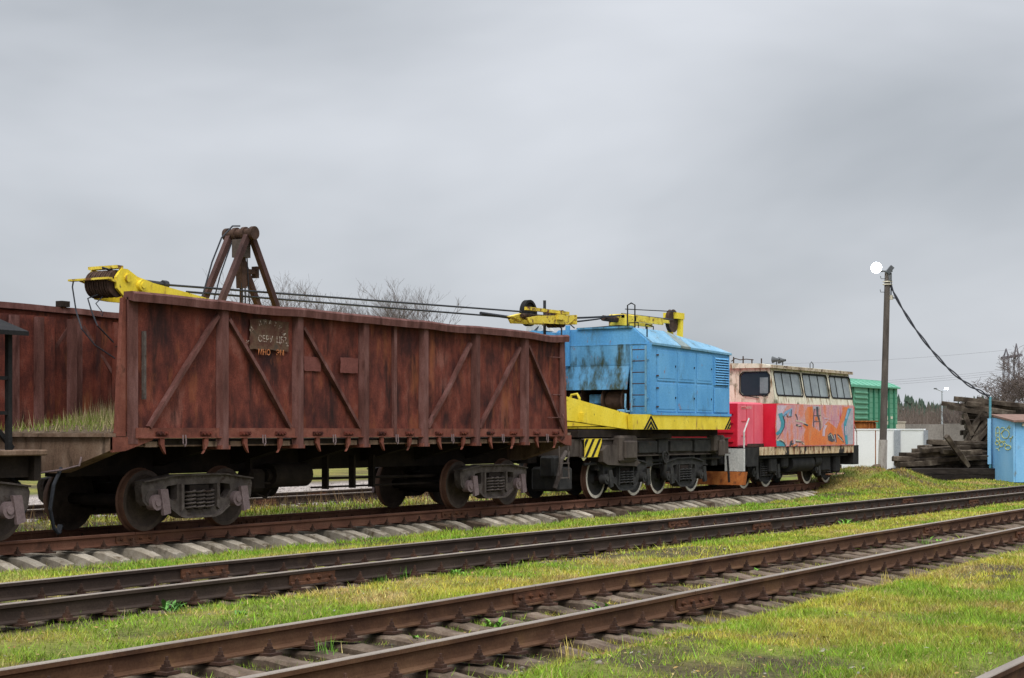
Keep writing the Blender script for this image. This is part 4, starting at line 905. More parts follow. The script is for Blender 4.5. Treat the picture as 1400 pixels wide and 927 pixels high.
# ropes
def sag(a, b2, s, n=14): return [Vector(a).lerp(Vector(b2), i/n)-Vector((0, 0, s*4*(i/n)*(1-i/n))) for i in range(n+1)]
def rope(pts, r=.02, name='rope'): q = MB(); q.tube(pts, r, 6); return q.build(name, 'rope', ck)
A0 = atY(228, 389.5, 18.62); B0 = atY(712, 426, 18.62); A1 = atY(255, 399, 18.9); B1 = atY(697, 434, 18.9)
rope(sag(A0, B0, .0), .02); rope(sag(A1, B1, .0), .02)
q = MB(); q.tube([atY(168, 382, 18.62), A0], .042, 8); q.tube([A0-Vector((.1, 0, 0)), A0], .07, 8); q.build('rope_socket', 'rope', ck)
q = MB(); q.tube([B1-Vector((1.2, 0, -.02)), B1], .035, 8); q.build('rope_socket', 'rope', ck)
rope([atY(140, 366, 18.6), atY(160, 372, 18.6), atY(185, 382, 18.62)], .018)
rope([(18.52, 19.2, 4.07), (18.5, 19.2, 3.98), atX(104, 425, 18.45), atX(112, 450, 18.3), atX(130, 472, 18.5), atX(157, 490, 18.9)], .012, 'hanging_rope')
rope([(18.6, 18.75, 3.85), atX(120, 408, 18.55), atX(125, 425, 18.5), atX(133, 445, 18.5), atX(155, 468, 18.9)], .012, 'hanging_rope')
rope([(18.65, 18.7, 3.82), atX(131, 415, 18.4), atX(141, 428, 18.4), atX(140, 432, 18.4), atX(137, 428, 18.4)], .008, 'hanging_rope')
# first pulley block
q = MB()
for y in (18.52, 18.98):
    q.prism([(31.3, 4.12), (33.05, 4.18), (33.35, 4.32), (33.3, 4.40), (31.7, 4.30), (31.2, 4.22)], y-.02, y+.02, 'Y')
q.box(31.25, 33.1, 18.5, 18.60, 4.40, 4.47); q.box(32.5, 32.8, 18.44, 18.56, 4.26, 4.38); q.prism([(30.85, 4.24), (31.35, 4.14), (31.35, 4.34)], 18.68, 18.82, 'Y'); q.box(33.42, 33.46, 18.5, 19.0, 4.2, 4.42)
pb = q.build('pulley_block', 'yellowworn', ck)
for y in (18.6, 18.7, 18.8, 18.9):
    q = MB(); q.lathe([(-.03, .04), (-.03, .2), (0, .17), (.03, .2), (.03, .04)], (32.9, y, 4.3), 'Y', 20); q.build('sheave', 'drum', pb, True)
q = MB(); q.tube([(31.2, 18.64, 4.28), (33.4, 18.66, 4.33)], .05, 8); q.tube([(31.2, 18.84, 4.26), (33.4, 18.84, 4.3)], .05, 8); q.build('rope_bundle', 'drum', pb)
q = MB(); q.lathe([(-.06, .24), (-.06, .30), (.06, .30), (.06, .24), (-.06, .24)], (32.35, 19.15, 4.42), 'Y', 28); q.lathe([(-.02, .02), (-.02, .24), (.02, .24), (.02, .02)], (32.35, 19.15, 4.42), 'Y', 28); q.build('rope_guide_wheel', 'black', pb, True)
q = MB(); q.tube([(33.0, 19.1, 4.75), (33.0, 19.1, 3.9)], .035, 8); q.build('block_post', 'rope', ck)
for k, (y, z0, z1) in enumerate(((18.56, 4.36, 4.66), (18.66, 4.34, 4.60), (18.8, 4.26, 4.52), (18.92, 4.24, 4.46))):
    rope(sag((33.4, y, z0), (36.0 if k < 2 else 35.4, y, z0+.22), .01), .015)
# second block on the roof
q = MB(); q.box(35.9, 38.4, 18.52, 18.62, 4.50, 4.58); q.box(35.9, 38.1, 18.86, 18.96, 4.40, 4.48); q.cbox(35.9, 36.5, 18.5, 18.98, 4.30, 4.60, .03); q.box(36.4, 38.0, 18.5, 18.56, 4.44, 4.60); q.build('roof_block', 'yellowworn', ck)
q = MB(); q.tube([(35.2, 18.75, 4.46), (36.0, 18.75, 4.46)], .07, 8); q.build('roof_strut', 'drum', ck); q = MB(); q.tube([(37.9, 18.7, 4.55), (39.0, 18.7, 4.62)], .07, 8); q.build('roof_strut', 'drum', ck)
rope([(36, 18.56, 4.72), (38.9, 18.6, 4.84)], .013); rope([(36, 18.66, 4.60), (38.9, 18.66, 4.62)], .03)
q = MB(); q.lathe([(-.05, .04), (-.05, .3), (0, .26), (.05, .3), (.05, .04)], (38.9, 18.7, 4.60), 'Y', 26); q.build('roof_sheave', 'drum', ck, True)
q = MB(); q.beam((39.25, 18.62, 4.72), (39.2, 18.62, 3.95), .10, .16, (1, 0, 0)); q.beam((39.25, 18.9, 4.72), (39.2, 18.9, 3.95), .10, .16, (1, 0, 0)); q.box(38.9, 39.35, 18.55, 18.95, 4.66, 4.82); q.build('roof_stanchion', 'yellow', ck)
# blue machinery house
ZC0, ZE0, ZE1 = 2.13, 3.80, 3.72
q = MB(); q.prism([(CX0, ZC0), (CX1-.02, 2.10), (CX1-.02, ZE1), (CX0, ZE0)], CYN, CYN+.05, 'Y'); q.prism([(CX0, ZC0), (CX1-.02, 2.10), (CX1-.02, ZE1), (CX0, ZE0)], CYF-.05, CYF, 'Y'); q.box(CX1-.07, CX1-.02, CYN+.05, CYF-.05, 2.1, ZE1); q.build('side_wall', 'blue', ck)
yo0 = atX(861, 500, CX0).y      # right edge of the machine opening
q = MB(); q.prism([(CYN+.05, ZC0), (yo0, ZC0), (yo0, 3.30), (CYF-.05, 3.30), (CYF-.05, 3.84), (CYF-.44, 4.17), (CYN+.44, 4.17), (CYN+.05, 3.84)], CX0, CX0+.05, 'X')
q.build('front_wall', 'blue', ck)
q = MB(); q.add([(CX0-.012, yo0, 3.30), (CX0-.012, CYF-.05, 3.30), (CX0-.16, CYF-.05, 2.72), (CX0-.16, yo0, 2.72), (CX0+.01, yo0, 3.30), (CX0+.01, CYF-.05, 3.30), (CX0-.14, CYF-.05, 2.72), (CX0-.14, yo0, 2.72)], [(0, 1, 2, 3), (4, 7, 6, 5), (0, 4, 5, 1), (1, 5, 6, 2), (2, 6, 7, 3), (3, 7, 4, 0)]); q.build('hood_sheet', 'bluedirty', ck)
q = MB(); q.box(CX0-.012, CX0-.0, CYN+.05, CYF-.05, 3.775, 3.79); q.box(CX0-.02, CX0, yo0, CYF-.05, 3.295, 3.315); q.build('front_seam', 'bluedirty', ck)
q = MB(); q.box(CX0-.006, CX0-.001, yo0+.0, CYF-.05, 3.32, 3.77); q.build('front_panel', 'bluedirty', ck)
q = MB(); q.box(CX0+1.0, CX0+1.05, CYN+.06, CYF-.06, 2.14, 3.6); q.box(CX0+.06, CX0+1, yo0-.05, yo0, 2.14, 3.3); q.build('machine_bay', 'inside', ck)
for px0, px1 in ((829, 856), (776, 800)):
    ya, yb = atX(px1, 545, CX0+.15).y, atX(px0, 545, CX0+.15).y
    q = MB(); q.tube([(CX0+.25, ya+.05, 2.46), (CX0+.25, yb-.05, 2.46)], .26, 20)
    for y in (ya, yb): q.tube([(CX0+.25, y-.02, 2.46), (CX0+.25, y+.02, 2.46)], .36, 22)
    dr = q.build('winch_drum', 'drum', ck, True)
q = MB(); ya, yb = atX(825, 545, CX0+.1).y, atX(806, 545, CX0+.1).y; q.cbox(CX0+.05, CX0+.5, ya, yb, 2.38, 2.62, .03); q.cbox(CX0-.05, CX0+.3, ya+.05, yb, 2.15, 2.36, .03); q.build('winch_gearbox', 'bluedirty', ck)
boxp('gear_cover', 'inside', ck, CX0-.09, CX0-.06, ya+.1, yb-.02, 2.17, 2.34)
q = MB(); q.tube([(CX0-.1, yo0+.06, 2.62), (CX0-.12, yo0+.06, 2.3), (CX0-.05, yo0+.03, 2.15)], .025, 6); q.tube([(CX0-.12, yo0+.03, 2.2), (CX0-.12, yo0-.08, 2.2)], .03, 6); q.cbox(CX0-.2, CX0-.05, yo0+.05, yo0+.25, 2.14, 2.25, .02); q.build('front_pipe', 'blueroof', ck)
yl = atX(791, 545, CX0-.1).y
q = MB(); yk = yl; q.tube([(CX0-.35, yk-.16, 2.12), (CX0-.35, yk-.16, 2.52), (CX0-.35, yk-.1, 2.62), (CX0-.35, yk+.05, 2.6), (CX0-.35, yk+.16, 2.36), (CX0-.35, yk+.2, 2.12)], .035, 8); q.build('yellow_bracket', 'yellow', ck)
# door panels on the side wall
def rpx(px0, px1, y0, y1, Y): a = atY(px0, y0, Y); b2 = atY(px1, y1, Y); return a.x, b2.x
cols_ = [(898, 924), (926.5, 949.5), (952, 973)]
for c0, c1 in cols_:
    x0, x1 = atY(c0, 500, CYN).x, atY(c1, 500, CYN).x
    for z0, z1 in ((2.20, 2.88), (2.93, 3.66)):
        q = MB(); q.cbox(x0, x1, CYN-.016, CYN-.002, z0, z1, .006); q.box(x0-.012, x0-.004, CYN-.003, CYN-.0005, z0, z1); q.cbox(x0+.06, x1-.06, CYN-.022, CYN-.012, z0+.06, z1-.06, .008); dp = q.build('door_panel', 'blue', ck)
        q = MB(); zm = (z0+z1)/2; q.cbox(x1-.085, x1-.055, CYN-.04, CYN-.017, zm-.025, zm+.025, .006); q.build('latch', 'black', dp)
        if c0 < 900:
            for zz in (z0+.12, z1-.12): q = MB(); q.box(x0-.06, x0+.05, CYN-.03, CYN-.014, zz-.015, zz+.015); q.build('hinge', 'drum', dp)
x0, x1 = atY(975.5, 500, CYN).x, atY(995, 500, CYN).x
boxp('door_panel', 'blue', ck, x0, x1, CYN-.03, CYN-.002, 2.2, 2.84, c=.02)
fr = MB(); fr.box(x0, x0+.04, CYN-.04, CYN-.001, 2.90, 3.62); fr.box(x1-.04, x1, CYN-.04, CYN-.001, 2.90, 3.62); lf = fr.build('louvre_frame', 'blue', ck)
boxp('louvre_back', 'inside', ck, x0+.04, x1-.04, CYN-.006, CYN-.002, 2.9, 3.62)
for k in range(11):
    z = 2.92+.064*k; q = MB(); q.add([(x0+.04, CYN-.055, z), (x1-.04, CYN-.055, z), (x1-.04, CYN-.01, z+.05), (x0+.04, CYN-.01, z+.05), (x0+.04, CYN-.05, z-.008), (x1-.04, CYN-.05, z-.008), (x1-.04, CYN-.008, z+.04), (x0+.04, CYN-.008, z+.04)], [(0, 1, 2, 3), (7, 6, 5, 4), (0, 4, 5, 1), (1, 5, 6, 2), (2, 6, 7, 3), (3, 7, 4, 0)]); q.build('louvre_slat', 'blue', lf)
q = MB(); q.box(CX0-.03, CX0+.0, CYN-.03, CYN+.06, ZC0+.01, ZE0-.01); q.box(CX0, CX0+.06, CYN-.03, CYN-.001, ZC0+.01, ZE0-.01); q.box(CX0+.06, CX1, CYN-.045, CYN-.001, 2.12, 2.18); q.build('corner_trim', 'blue', ck)
# ladder on the front
ly0, ly1 = atX(883, 520, CX0-.16).y, atX(864, 520, CX0-.16).y
q = MB()
for y in (ly0, ly1): q.box(CX0-.19, CX0-.15, y-.018, y+.018, 2.2, 3.74)
lad = q.build('ladder', 'blueroof', ck)
for k in range(6): q = MB(); q.tube([(CX0-.17, ly0, 2.32+.265*k), (CX0-.17, ly1, 2.32+.265*k)], .014, 6); q.build('rung', 'drum', lad)
q = MB()
for z in (2.5, 3.4):
    for y in (ly0, ly1): q.box(CX0-.15, CX0-.013, y-.01, y+.01, z, z+.03)
q.build('ladder_bracket', 'blueroof', ck)
# roof with bevelled sides, sloping towards the rear
sec = [(CX0+.052, ZE0, 4.18), (36.4, ZE0-.02, 4.18), (37.0, ZE0-.03, 4.12), (CX1+.02, ZE1, 3.93)]
def roofpart(a, b2, name, m, k=0.0):
    vs = []
    for (x, ze, zt) in (a, b2):
        vs += [(x, CYN-.05-k, ze-.03), (x, CYN-.05-k, ze+.02+k), (x, CYN+.42, zt+k), (x, CYF-.42, zt+k), (x, CYF+.05+k, ze+.02+k), (x, CYF+.05+k, ze-.03)]
    fs = [tuple(range(6)), tuple(range(11, 5, -1))]+[(j, (j+1) % 6, 6+(j+1) % 6, 6+j) for j in range(6)]
    MB().add(vs, fs).build(name, m, ck)
roofpart(sec[0], sec[1], 'roof', 'blueroof'); roofpart(sec[1], (36.95, ZE0-.03, 4.12), 'roof_patch', 'bluepatch', .004); roofpart((36.95, ZE0-.03, 4.12), sec[3], 'roof', 'blueroof')
q = MB(); q.box(CX0-.05, CX0+.05, CYN+.45, atX(790, 455, CX0).y, 4.172, 4.215); q.build('roof_lip', 'bluedirty', ck)
yb_ = atX(778, 450, CX0).y; boxp('front_mast', 'blue', ck, CX0-.09, CX0-.03, yb_-.05, yb_+.05, 3.3, 4.28)
# roof rails
q = MB(); y0, y1 = CYN+.5, CYN+.85
pa = atX(858, 417, 35.3); pb_ = atX(868, 417, 35.3)
q.tube([(35.3, pb_.y, 3.95), (35.3, pb_.y, 4.75), (35.3, (pa.y+pb_.y)/2, 4.80), (35.3, pa.y, 4.75), (35.3, pa.y, 4.1), (35.25, pa.y-.15, 3.92), (34.9, CYN+.12, 3.95), (34.9, CYN+.12, 4.2)], .018, 6); q.build('roof_rail', 'black', ck)
q = MB(); q.tube([(35.2, CYN+.5, 4.18), (35.2, CYN+.5, 4.32), (35.2, CYN+.75, 4.32), (35.2, CYN+.75, 4.18)], .014, 6); q.build('roof_handle', 'black', ck); q = MB(); q.tube([(35.5, CYN+.45, 4.18), (35.5, CYN+.45, 4.3), (35.9, CYN+.45, 4.26), (35.9, CYN+.45, 4.16)], .014, 6); q.build('roof_handle', 'black', ck)
q = MB(); q.tube([(34.9, 19.3, 4.2), (34.9, 18.8, 4.21), (34.95, 18.2, 4.24), (35.1, 17.9, 4.2)], .025, 6); q.box(34.9, 35.2, 18.2, 19.3, 4.18, 4.205); q.build('roof_cable', 'black', ck)
# operator cab roof on the far side with white dome
q = MB(); q.prism([(CYF-.55, 2.13), (CYF+.02, 2.13), (CYF+.02, 3.85), (CYF-.1, 4.08), (CYF-.3, 4.13), (CYF-.55, 4.1)], CX0-1.0, CX0-.05, 'X'); q.build('operator_cab', 'blue', ck)
q = MB(); q.prism([(CYF-.50, 4.13), (CYF+.0, 4.05), (CYF-.02, 4.22), (CYF-.15, 4.28), (CYF-.4, 4.28)], CX0-.8, CX0-.3, 'X'); q.build('cab_dome', 'whitemetal', ck)
q = MB(); q.tube([(CX0-.9, CYF-.2, 4.05), (CX0-.75, CYF-.4, 4.28), (CX0-.45, CYF-.62, 4.32), (CX0-.3, CYF-.7, 4.2), (CX0-.3, CYF-.7, 4.0)], .02, 6); q.tube([(CX0-.2, CYF-1.0, 4.2), (CX0-.4, CYF-.9, 4.35), (CX0-1.3, CYF-1.1, 4.3)], .014, 6); q.build('cab_cable', 'rope', ck)
# ================================================================ red and cream locomotive with graffiti
LX0, LX1, LY = 42.55, 48.84, 17.3
LYF = 2*T1-LY
lo = thing('locomotive', (45, T1, .2), 'small red and cream diesel locomotive covered with orange graffiti', 'locomotive')
q = MB(); q.box(40.6, 49.45, LY+.12, LYF-.12, 1.06, 1.30); q.box(40.6, 40.75, LY+.08, LYF-.08, .85, 1.30); q.box(49.3, 49.45, LY+.08, LYF-.08, .75, 1.30); q.box(40.8, 41.6, LY+.12, LY+.3, .8, 1.06); q.box(48.9, 49.4, LY+.06, LY+.7, .72, 1.31); q.build('underframe', 'locodark', lo)
boxp('frame_band', 'creamrust', lo, 41.65, 48.86, LY+.03, LY+.115, 1.09, 1.31); boxp('frame_band', 'creamrust', lo, 41.65, 48.86, LYF-.115, LYF-.03, 1.09, 1.31)
boxp('front_step_panel', 'whitemetal', lo, 40.50, 40.60, LY+.08, LY+.62, .68, 1.28)
boxp('front_step_panel', 'whitemetal', lo, 40.50, 40.60, LYF-.62, LYF-.08, .68, 1.28)
q = MB(); q.prism([(40.35, .32), (40.5, .32), (40.62, .66), (40.5, .67)], LY+.02, LYF-.02, 'Y'); q.build('rail_guard', 'rustorange', lo)
# lower body, cab above with leaning sides
q = MB(); q.prism([(LX0, 1.312), (LX1, 1.312), (LX1, 2.50), (LX0, 2.50)], LY, LY+.04, 'Y'); q.prism([(LX0, 1.312), (LX1, 1.312), (LX1, 2.50), (LX0, 2.50)], LYF-.04, LYF, 'Y'); q.box(LX0, LX0+.04, LY+.04, LYF-.04, 1.312, 2.5); q.box(LX1-.04, LX1, LY+.04, LYF-.04, 1.312, 2.5); q.build('lower_body', 'red', lo)
def lean(z): return .02+.17*(z-2.5)
def leanprism(poly, th, holes, s, name, m, off=0.0):
    q = MB(); q.prism(poly, 0, th, 'Y', holes)
    base = LY if s < 0 else LYF
    q.v = [(x, base-s*(lean(z)+y+off) if True else 0, z) for (x, y, z) in q.v]; return q.build(name, m, lo)
win = []
for (a, b2) in ((1058.5, 1095.5), (1097.5, 1131.5), (1134, 1163)):
    x0, x1 = atY(a, 525, LY+.13).x, atY(b2, 525, LY+.13).x; win.append((x0+.03, x1-.03))
WZ0, WZ1 = 2.74, 3.38
def rr(x0, x1, z0, z1, r=.06): return [(x0+r, z0), (x1-r, z0), (x1, z0+r), (x1, z1-r), (x1-r, z1), (x0+r, z1), (x0, z1-r), (x0, z0+r)]
for s in (-1, 1):
    leanprism([(LX0, 2.50), (LX1, 2.50), (LX1, 3.48), (LX0, 3.48)], .04, [rr(a, b2, WZ0, WZ1) for a, b2 in win], s, 'cab_side', 'cream')
    for i, (a, b2) in enumerate(win):
        cuts = [a, a+(b2-a)*.31, a+(b2-a)*.64, b2]
        leanprism(rr(a-.03, b2+.03, WZ0-.03, WZ1+.03, .07), .015, [rr(a+.015, b2-.015, WZ0+.015, WZ1-.015, .055)], s, 'window_frame', 'black', -.012)
        for k in range(3):
            g_ = leanprism([(cuts[k]+.012, WZ0), (cuts[k+1]-.012, WZ0), (cuts[k+1]-.012, WZ1), (cuts[k]+.012, WZ1)], .008, [], s, 'window_pane', 'dustglass', .025)
            if k: leanprism([(cuts[k]-.013, WZ0), (cuts[k]+.013, WZ0), (cuts[k]+.013, WZ1), (cuts[k]-.013, WZ1)], .02, [], s, 'window_bar', 'black', .012)
# front and rear of the cab
def endprism(poly, x0, x1, holes, name, m): q = MB(); q.prism(poly, x0, x1, 'X', holes); return q.build(name, m, lo)
fw = [rr(LY+.20, LY+1.06, 2.74, 3.36, .09), rr(LYF-1.06, LYF-.20, 2.74, 3.36, .09)]
prof = [(LY+.02, 2.5), (LYF-.02, 2.5), (LYF-.02-.17*.98, 3.48), (LY+.02+.17*.98, 3.48)]
endprism(prof, LX0-.001, LX0+.04, fw, 'cab_front', 'cream'); endprism(prof, LX1-.04, LX1+.001, fw, 'cab_rear', 'cream')
for x0, x1 in ((LX0-.012, LX0+.003), (LX1-.003, LX1+.012)):
    for h in fw:
        c_ = ((h[0][0]+h[1][0])/2, 3.05); big = [(c_[0]+(p_[0]-c_[0])*1.06, c_[1]+(p_[1]-c_[1])*1.09) for p_ in h]; endprism(big, x0, x1, [h], 'windscreen_frame', 'black')
for h in fw:
    endprism(h, LX0+.02, LX0+.028, [], 'windscreen', 'darkglass'); endprism(h, LX1-.028, LX1-.02, [], 'windscreen', 'dustglass')
boxp('sun_blind', 'dustglass', lo, LX0+.005, LX0+.018, LY+.24, LY+.48, 2.78, 3.22)
q = MB(); q.tube([(LX0-.03, LY+.5, 2.66), (LX0-.04, LY+.9, 2.72)], .014, 6); q.tube([(LX0-.03, LY+.22, 2.72), (LX0-.05, LY+.35, 2.68), (LX0-.04, LY+.5, 2.8)], .012, 6); q.build('wiper', 'black', lo)
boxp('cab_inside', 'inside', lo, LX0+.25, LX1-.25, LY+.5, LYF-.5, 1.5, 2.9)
# roof
q = MB(); k = .17; q.prism([(LY+.13, 3.482), (LYF-.13, 3.482), (LYF-.10, 3.53), (LYF-.4, 3.60), (T1, 3.63), (LY+.4, 3.60), (LY+.10, 3.53)], LX0-.10, LX1+.06, 'X'); q.build('roof', 'cream', lo)
boxp('roof_edge', 'roofedge', lo, LX0-.09, LX1+.07, LY+.07, LY+.13, 3.475, 3.56)
for dx in (.9, 1.35): q = MB(); q.tube([(LX0+dx, LY+.35, 3.60), (LX0+dx, LY+.35, 3.72)], .02, 6); q.lathe([(-.09, .03), (0, .05), (.12, .10), (.12, .02)], (LX0+dx, LY+.35, 3.74), 'Y', 12); q.build('roof_lamp', 'lampbody', lo)
q = MB(); q.tube([(LX0+3.6, LY+.4, 3.6), (LX0+3.6, LY+.4, 3.72), (LX0+3.72, LY+.4, 3.78), (LX0+3.85, LY+.4, 3.72), (LX0+3.85, LY+.4, 3.6)], .015, 6); q.build('lifting_ring', 'lampbody', lo)
q = MB()
for px, py in ((1003, 488), (1016, 487), (1028, 491), (1041, 490)):
    p = atX(px, py, 42.8); q.tube([(42.8, p.y, 3.58), (42.8, p.y, p.z)], .02, 6)
P_ = [atX(*a, 42.8) for a in ((1000, 494), (1005, 490), (1012, 492), (1020, 491), (1030, 492))]; q.tube(P_, .015, 6); q.build('roof_aerial', 'drum', lo)
# hood in front of the cab
q = MB(); q.cbox(40.85, LX0-.002, LY+.36, LYF-.36, 1.312, 2.52, .05); q.build('hood', 'pink', lo)
boxp('hood_front', 'red', lo, 40.80, 40.849, LY+.40, LYF-.40, 1.33, 2.48)
for zz in (1.45, 1.7, 1.95, 2.2): boxp('grille_bar', 'red', lo, 40.76, 40.80, LY+.5, LYF-.5, zz, zz+.05)
for x in (41.35, 41.85): boxp('hood_seam', 'red', lo, x-.008, x+.008, LY+.352, LY+.361, 1.36, 2.46)
for z in (1.6, 2.0, 2.36): boxp('hood_hinge', 'red', lo, 41.0, 41.3, LY+.345, LY+.361, z, z+.02)
text_mb('0042 00430 903', .105, (40.98, LY+.350, 2.34), (1, 0, 0), (0, 0, 1)).build('hood_lettering', 'palewrite', lo)
boxp('hood_grime', 'drum', lo, 41.4, LX0-.01, LY+.352, LY+.36, 1.315, 1.40)
for xa, xb, e_ in ((40.62, 40.95, -1), (49.4, 49.0, 1)):
    for y in (LY+.12, LYF-.12):
        q = MB(); q.tube([(xa, y, .95), (xa, y, 1.72), (xb, y, 2.08)], .022, 6); q.build('hand_rail', 'whitemetal', lo)
# running gear
q = MB(); q.tube([(44.2, LY+.4, .82), (45.9, LY+.4, .82)], .25, 18); q.tube([(46.0, LY+.35, .88), (46.5, LY+.35, .88)], .2, 16); q.build('air_tank', 'locodark', lo, True)
q = MB(); q.cbox(46.6, 47.3, LY+.2, LY+.7, .55, 1.05, .05); q.cbox(47.7, 48.2, LY+.2, LY+.7, .5, 1.05, .05); q.tube([(41.7, LY+.15, 1.02), (48.6, LY+.15, 1.02)], .03, 6); q.cbox(42.5, 43.0, LY+.15, LY+.5, .6, 1.0, .04); q.cbox(43.5, 43.95, LY+.18, LY+.5, .7, 1.05, .05); q.build('battery_box', 'locodark', lo)
boxp('motor', 'locodark', lo, 43.8, 46.9, T1-.7, T1+.7, .5, 1.06)
bogie(lo, 42.5, T1, 1.55, FRL, WHW, COVD, SPC, 'locodark', .45); bogie(lo, 47.2, T1, 1.55, FRL, WHW, COVD, SPC, 'locodark', .45)
boxp('step_plank', 'creamrust', lo, 46.9, 48.3, LY+.1, LY+.2, .44, .48)
# graffiti as flat paint layers on the side
M['gbg'] = mat('graffiti_ground', [(.56, .07, .11), (.50, .24, .29), (.56, .30, .29), (.64, .17, .08), (.42, .33, .40)], 2.6, (1, 1, .45), .55, .03, 20, .35, lo=.32, hi=.68)
M['gorange'] = mat('graffiti_orange', [(.60, .13, .03), (.66, .18, .04), (.55, .24, .14)], 3, (1, 1, .6), .55, .03, 20, .35)
M['gteal'] = mat('graffiti_teal', [(.03, .20, .27), (.07, .33, .40)], 4, (1, 1, 1), .55, .03, 20, .35)
M['gblue'] = mat('graffiti_blue', [(.12, .26, .44), (.30, .46, .60)], 5, (1, 1, 1), .55, .03, 20, .35)
M['ggrey'] = mat('graffiti_grey', [(.30, .28, .31), (.46, .42, .46)], 5, (1, 1, 1), .55, .03, 20, .35)
M['gdark'] = mat('graffiti_dark', [(.035, .035, .05), (.09, .09, .10)], 6, (1, 1, 1), .55, .03, 20, .35)
M['glilac'] = mat('graffiti_lilac', [(.50, .36, .44), (.58, .46, .52)], 5, (1, 1, .5), .55, .03, 20, .35)
M['gcream'] = mat('graffiti_cream', [(.50, .45, .32), (.58, .52, .40)], 6, (1, 1, 1), .55, .03, 20, .35)
def gz(zx, zy): p = atY(1000+zx/8, 545+zy/8, LY); return (p.x, p.z)
def gpoly(m, pts, lay):
    q = MB(); q.prism([gz(*p) for p in pts], LY-.002-.0022*lay, LY-.001-.0022*lay, 'Y'); return q.build('graffiti', m, lo)
def gstroke(m, pts, w0, lay, w1=None):
    P = [Vector((*p, 0)) for p in pts]; w1 = w0 if w1 is None else w1; lft = []; rgt = []
    for i, p in enumerate(P):
        t = (P[min(i+1, len(P)-1)]-P[max(0, i-1)]).normalized(); n_ = Vector((-t.y, t.x, 0)); wd = (w0+(w1-w0)*i/(len(P)-1))/2
        lft.append(p+n_*wd); rgt.append(p-n_*wd)
    q = MB(); a = [gz(v.x, v.y) for v in lft]; b2 = [gz(v.x, v.y) for v in rgt]; yy = LY-.002-.0022*lay; n = len(a)
    q.add([(x, yy, z) for x, z in a]+[(x, yy, z) for x, z in b2], [(i, i+1, n+i+1, n+i) for i in range(n-1)]); return q.build('graffiti', m, lo)
gpoly('gbg', [(495, 62), (800, 66), (1335, 74), (1338, 300), (1335, 508), (900, 514), (560, 522), (490, 522), (480, 300)], 0)
gpoly('gorange', [(800, 160), (830, 90), (885, 85), (895, 180), (880, 300), (960, 360), (1050, 250), (1110, 290), (1150, 330), (1240, 90), (1285, 95), (1260, 170), (1200, 300), (1245, 500), (800, 512), (790, 400), (810, 330), (770, 290), (815, 280)], 1)
gpoly('glilac', [(500, 75), (610, 75), (560, 150), (545, 250), (530, 330), (500, 380), (488, 280), (500, 180)], 1)
gpoly('ggrey', [(1290, 95), (1330, 110), (1330, 500), (1270, 500), (1240, 420), (1250, 250)], 1)
gpoly('gbg', [(1000, 80), (1200, 85), (1150, 240), (1060, 235), (990, 200)], 2)
gstroke('gteal', [(530, 160), (545, 210), (560, 260), (555, 310), (530, 360), (490, 390)], 46, 3, 34)
gstroke('gdark', [(560, 190), (580, 250), (575, 310), (545, 370), (500, 440)], 12, 4, 6)
gstroke('gblue', [(570, 190), (600, 150), (650, 115), (640, 190)], 34, 3, 40); gstroke('gdark', [(575, 185), (600, 165), (610, 200), (648, 200), (652, 120)], 9, 4)
gpoly('gteal', [(490, 520), (490, 465), (530, 458), (575, 490), (585, 522)], 3); gstroke('gcream', [(492, 458), (545, 450), (590, 500)], 12, 4); gstroke('gdark', [(520, 456), (570, 480), (590, 520)], 12, 5)
gstroke('gdark', [(640, 520), (650, 470), (665, 460)], 18, 3); gstroke('gdark', [(650, 490), (720, 520)], 26, 3, 30); gstroke('gcream', [(700, 455), (750, 465), (795, 500)], 16, 4, 8); gstroke('gdark', [(700, 470), (780, 475), (770, 500)], 10, 5); gstroke('gorange', [(670, 515), (710, 500)], 22, 5); gstroke('glilac', [(680, 440), (690, 520)], 16, 4)
gstroke('gdark', [(700, 170), (715, 200), (720, 240)], 14, 3, 5); gstroke('gcream', [(700, 240), (760, 250), (800, 270), (840, 290)], 14, 3, 8); gstroke('gdark', [(705, 285), (745, 300), (765, 305)], 20, 3, 6); gstroke('gdark', [(790, 275), (835, 295)], 12, 4, 18); gstroke('gcream', [(720, 300), (760, 285)], 8, 5)
gstroke('ggrey', [(890, 100), (960, 100)], 36, 2, 30); gstroke('gdark', [(935, 90), (940, 180), (965, 250), (968, 345)], 26, 3, 10); gstroke('gdark', [(905, 110), (895, 200), (900, 315)], 8, 3); gstroke('gdark', [(895, 185), (975, 185)], 7, 4); gstroke('gdark', [(900, 250), (975, 250)], 7, 4); gstroke('gcream', [(965, 90), (975, 180), (965, 260)], 8, 4); gstroke('gorange', [(925, 200), (925, 240)], 26, 4)
gstroke('glilac', [(1010, 215), (1060, 215), (1040, 250), (1000, 300)], 12, 4, 6); gstroke('glilac', [(1030, 290), (1010, 340), (1005, 410)], 30, 3, 24); gstroke('gcream', [(985, 230), (985, 320)], 7, 4)
gpoly('gdark', [(1050, 400), (1080, 370), (1110, 400), (1130, 460), (1100, 475), (1055, 455)], 3); gstroke('gcream', [(1060, 405), (1085, 385), (1110, 440)], 8, 4); gstroke('gdark', [(1130, 390), (1145, 480)], 22, 3, 8); gstroke('glilac', [(1120, 400), (1135, 470)], 8, 4)
gstroke('gdark', [(1155, 390), (1200, 430), (1225, 480)], 14, 3, 8); gstroke('gcream', [(1160, 410), (1210, 460)], 7, 4)
gstroke('gteal', [(1290, 110), (1260, 200), (1240, 280), (1245, 360), (1260, 500)], 34, 3, 26); gstroke('gblue', [(1275, 120), (1250, 220)], 22, 4, 18); gstroke('glilac', [(1245, 300), (1250, 400)], 12, 4); gstroke('gorange', [(1240, 95), (1215, 160), (1185, 250)], 26, 4, 10)
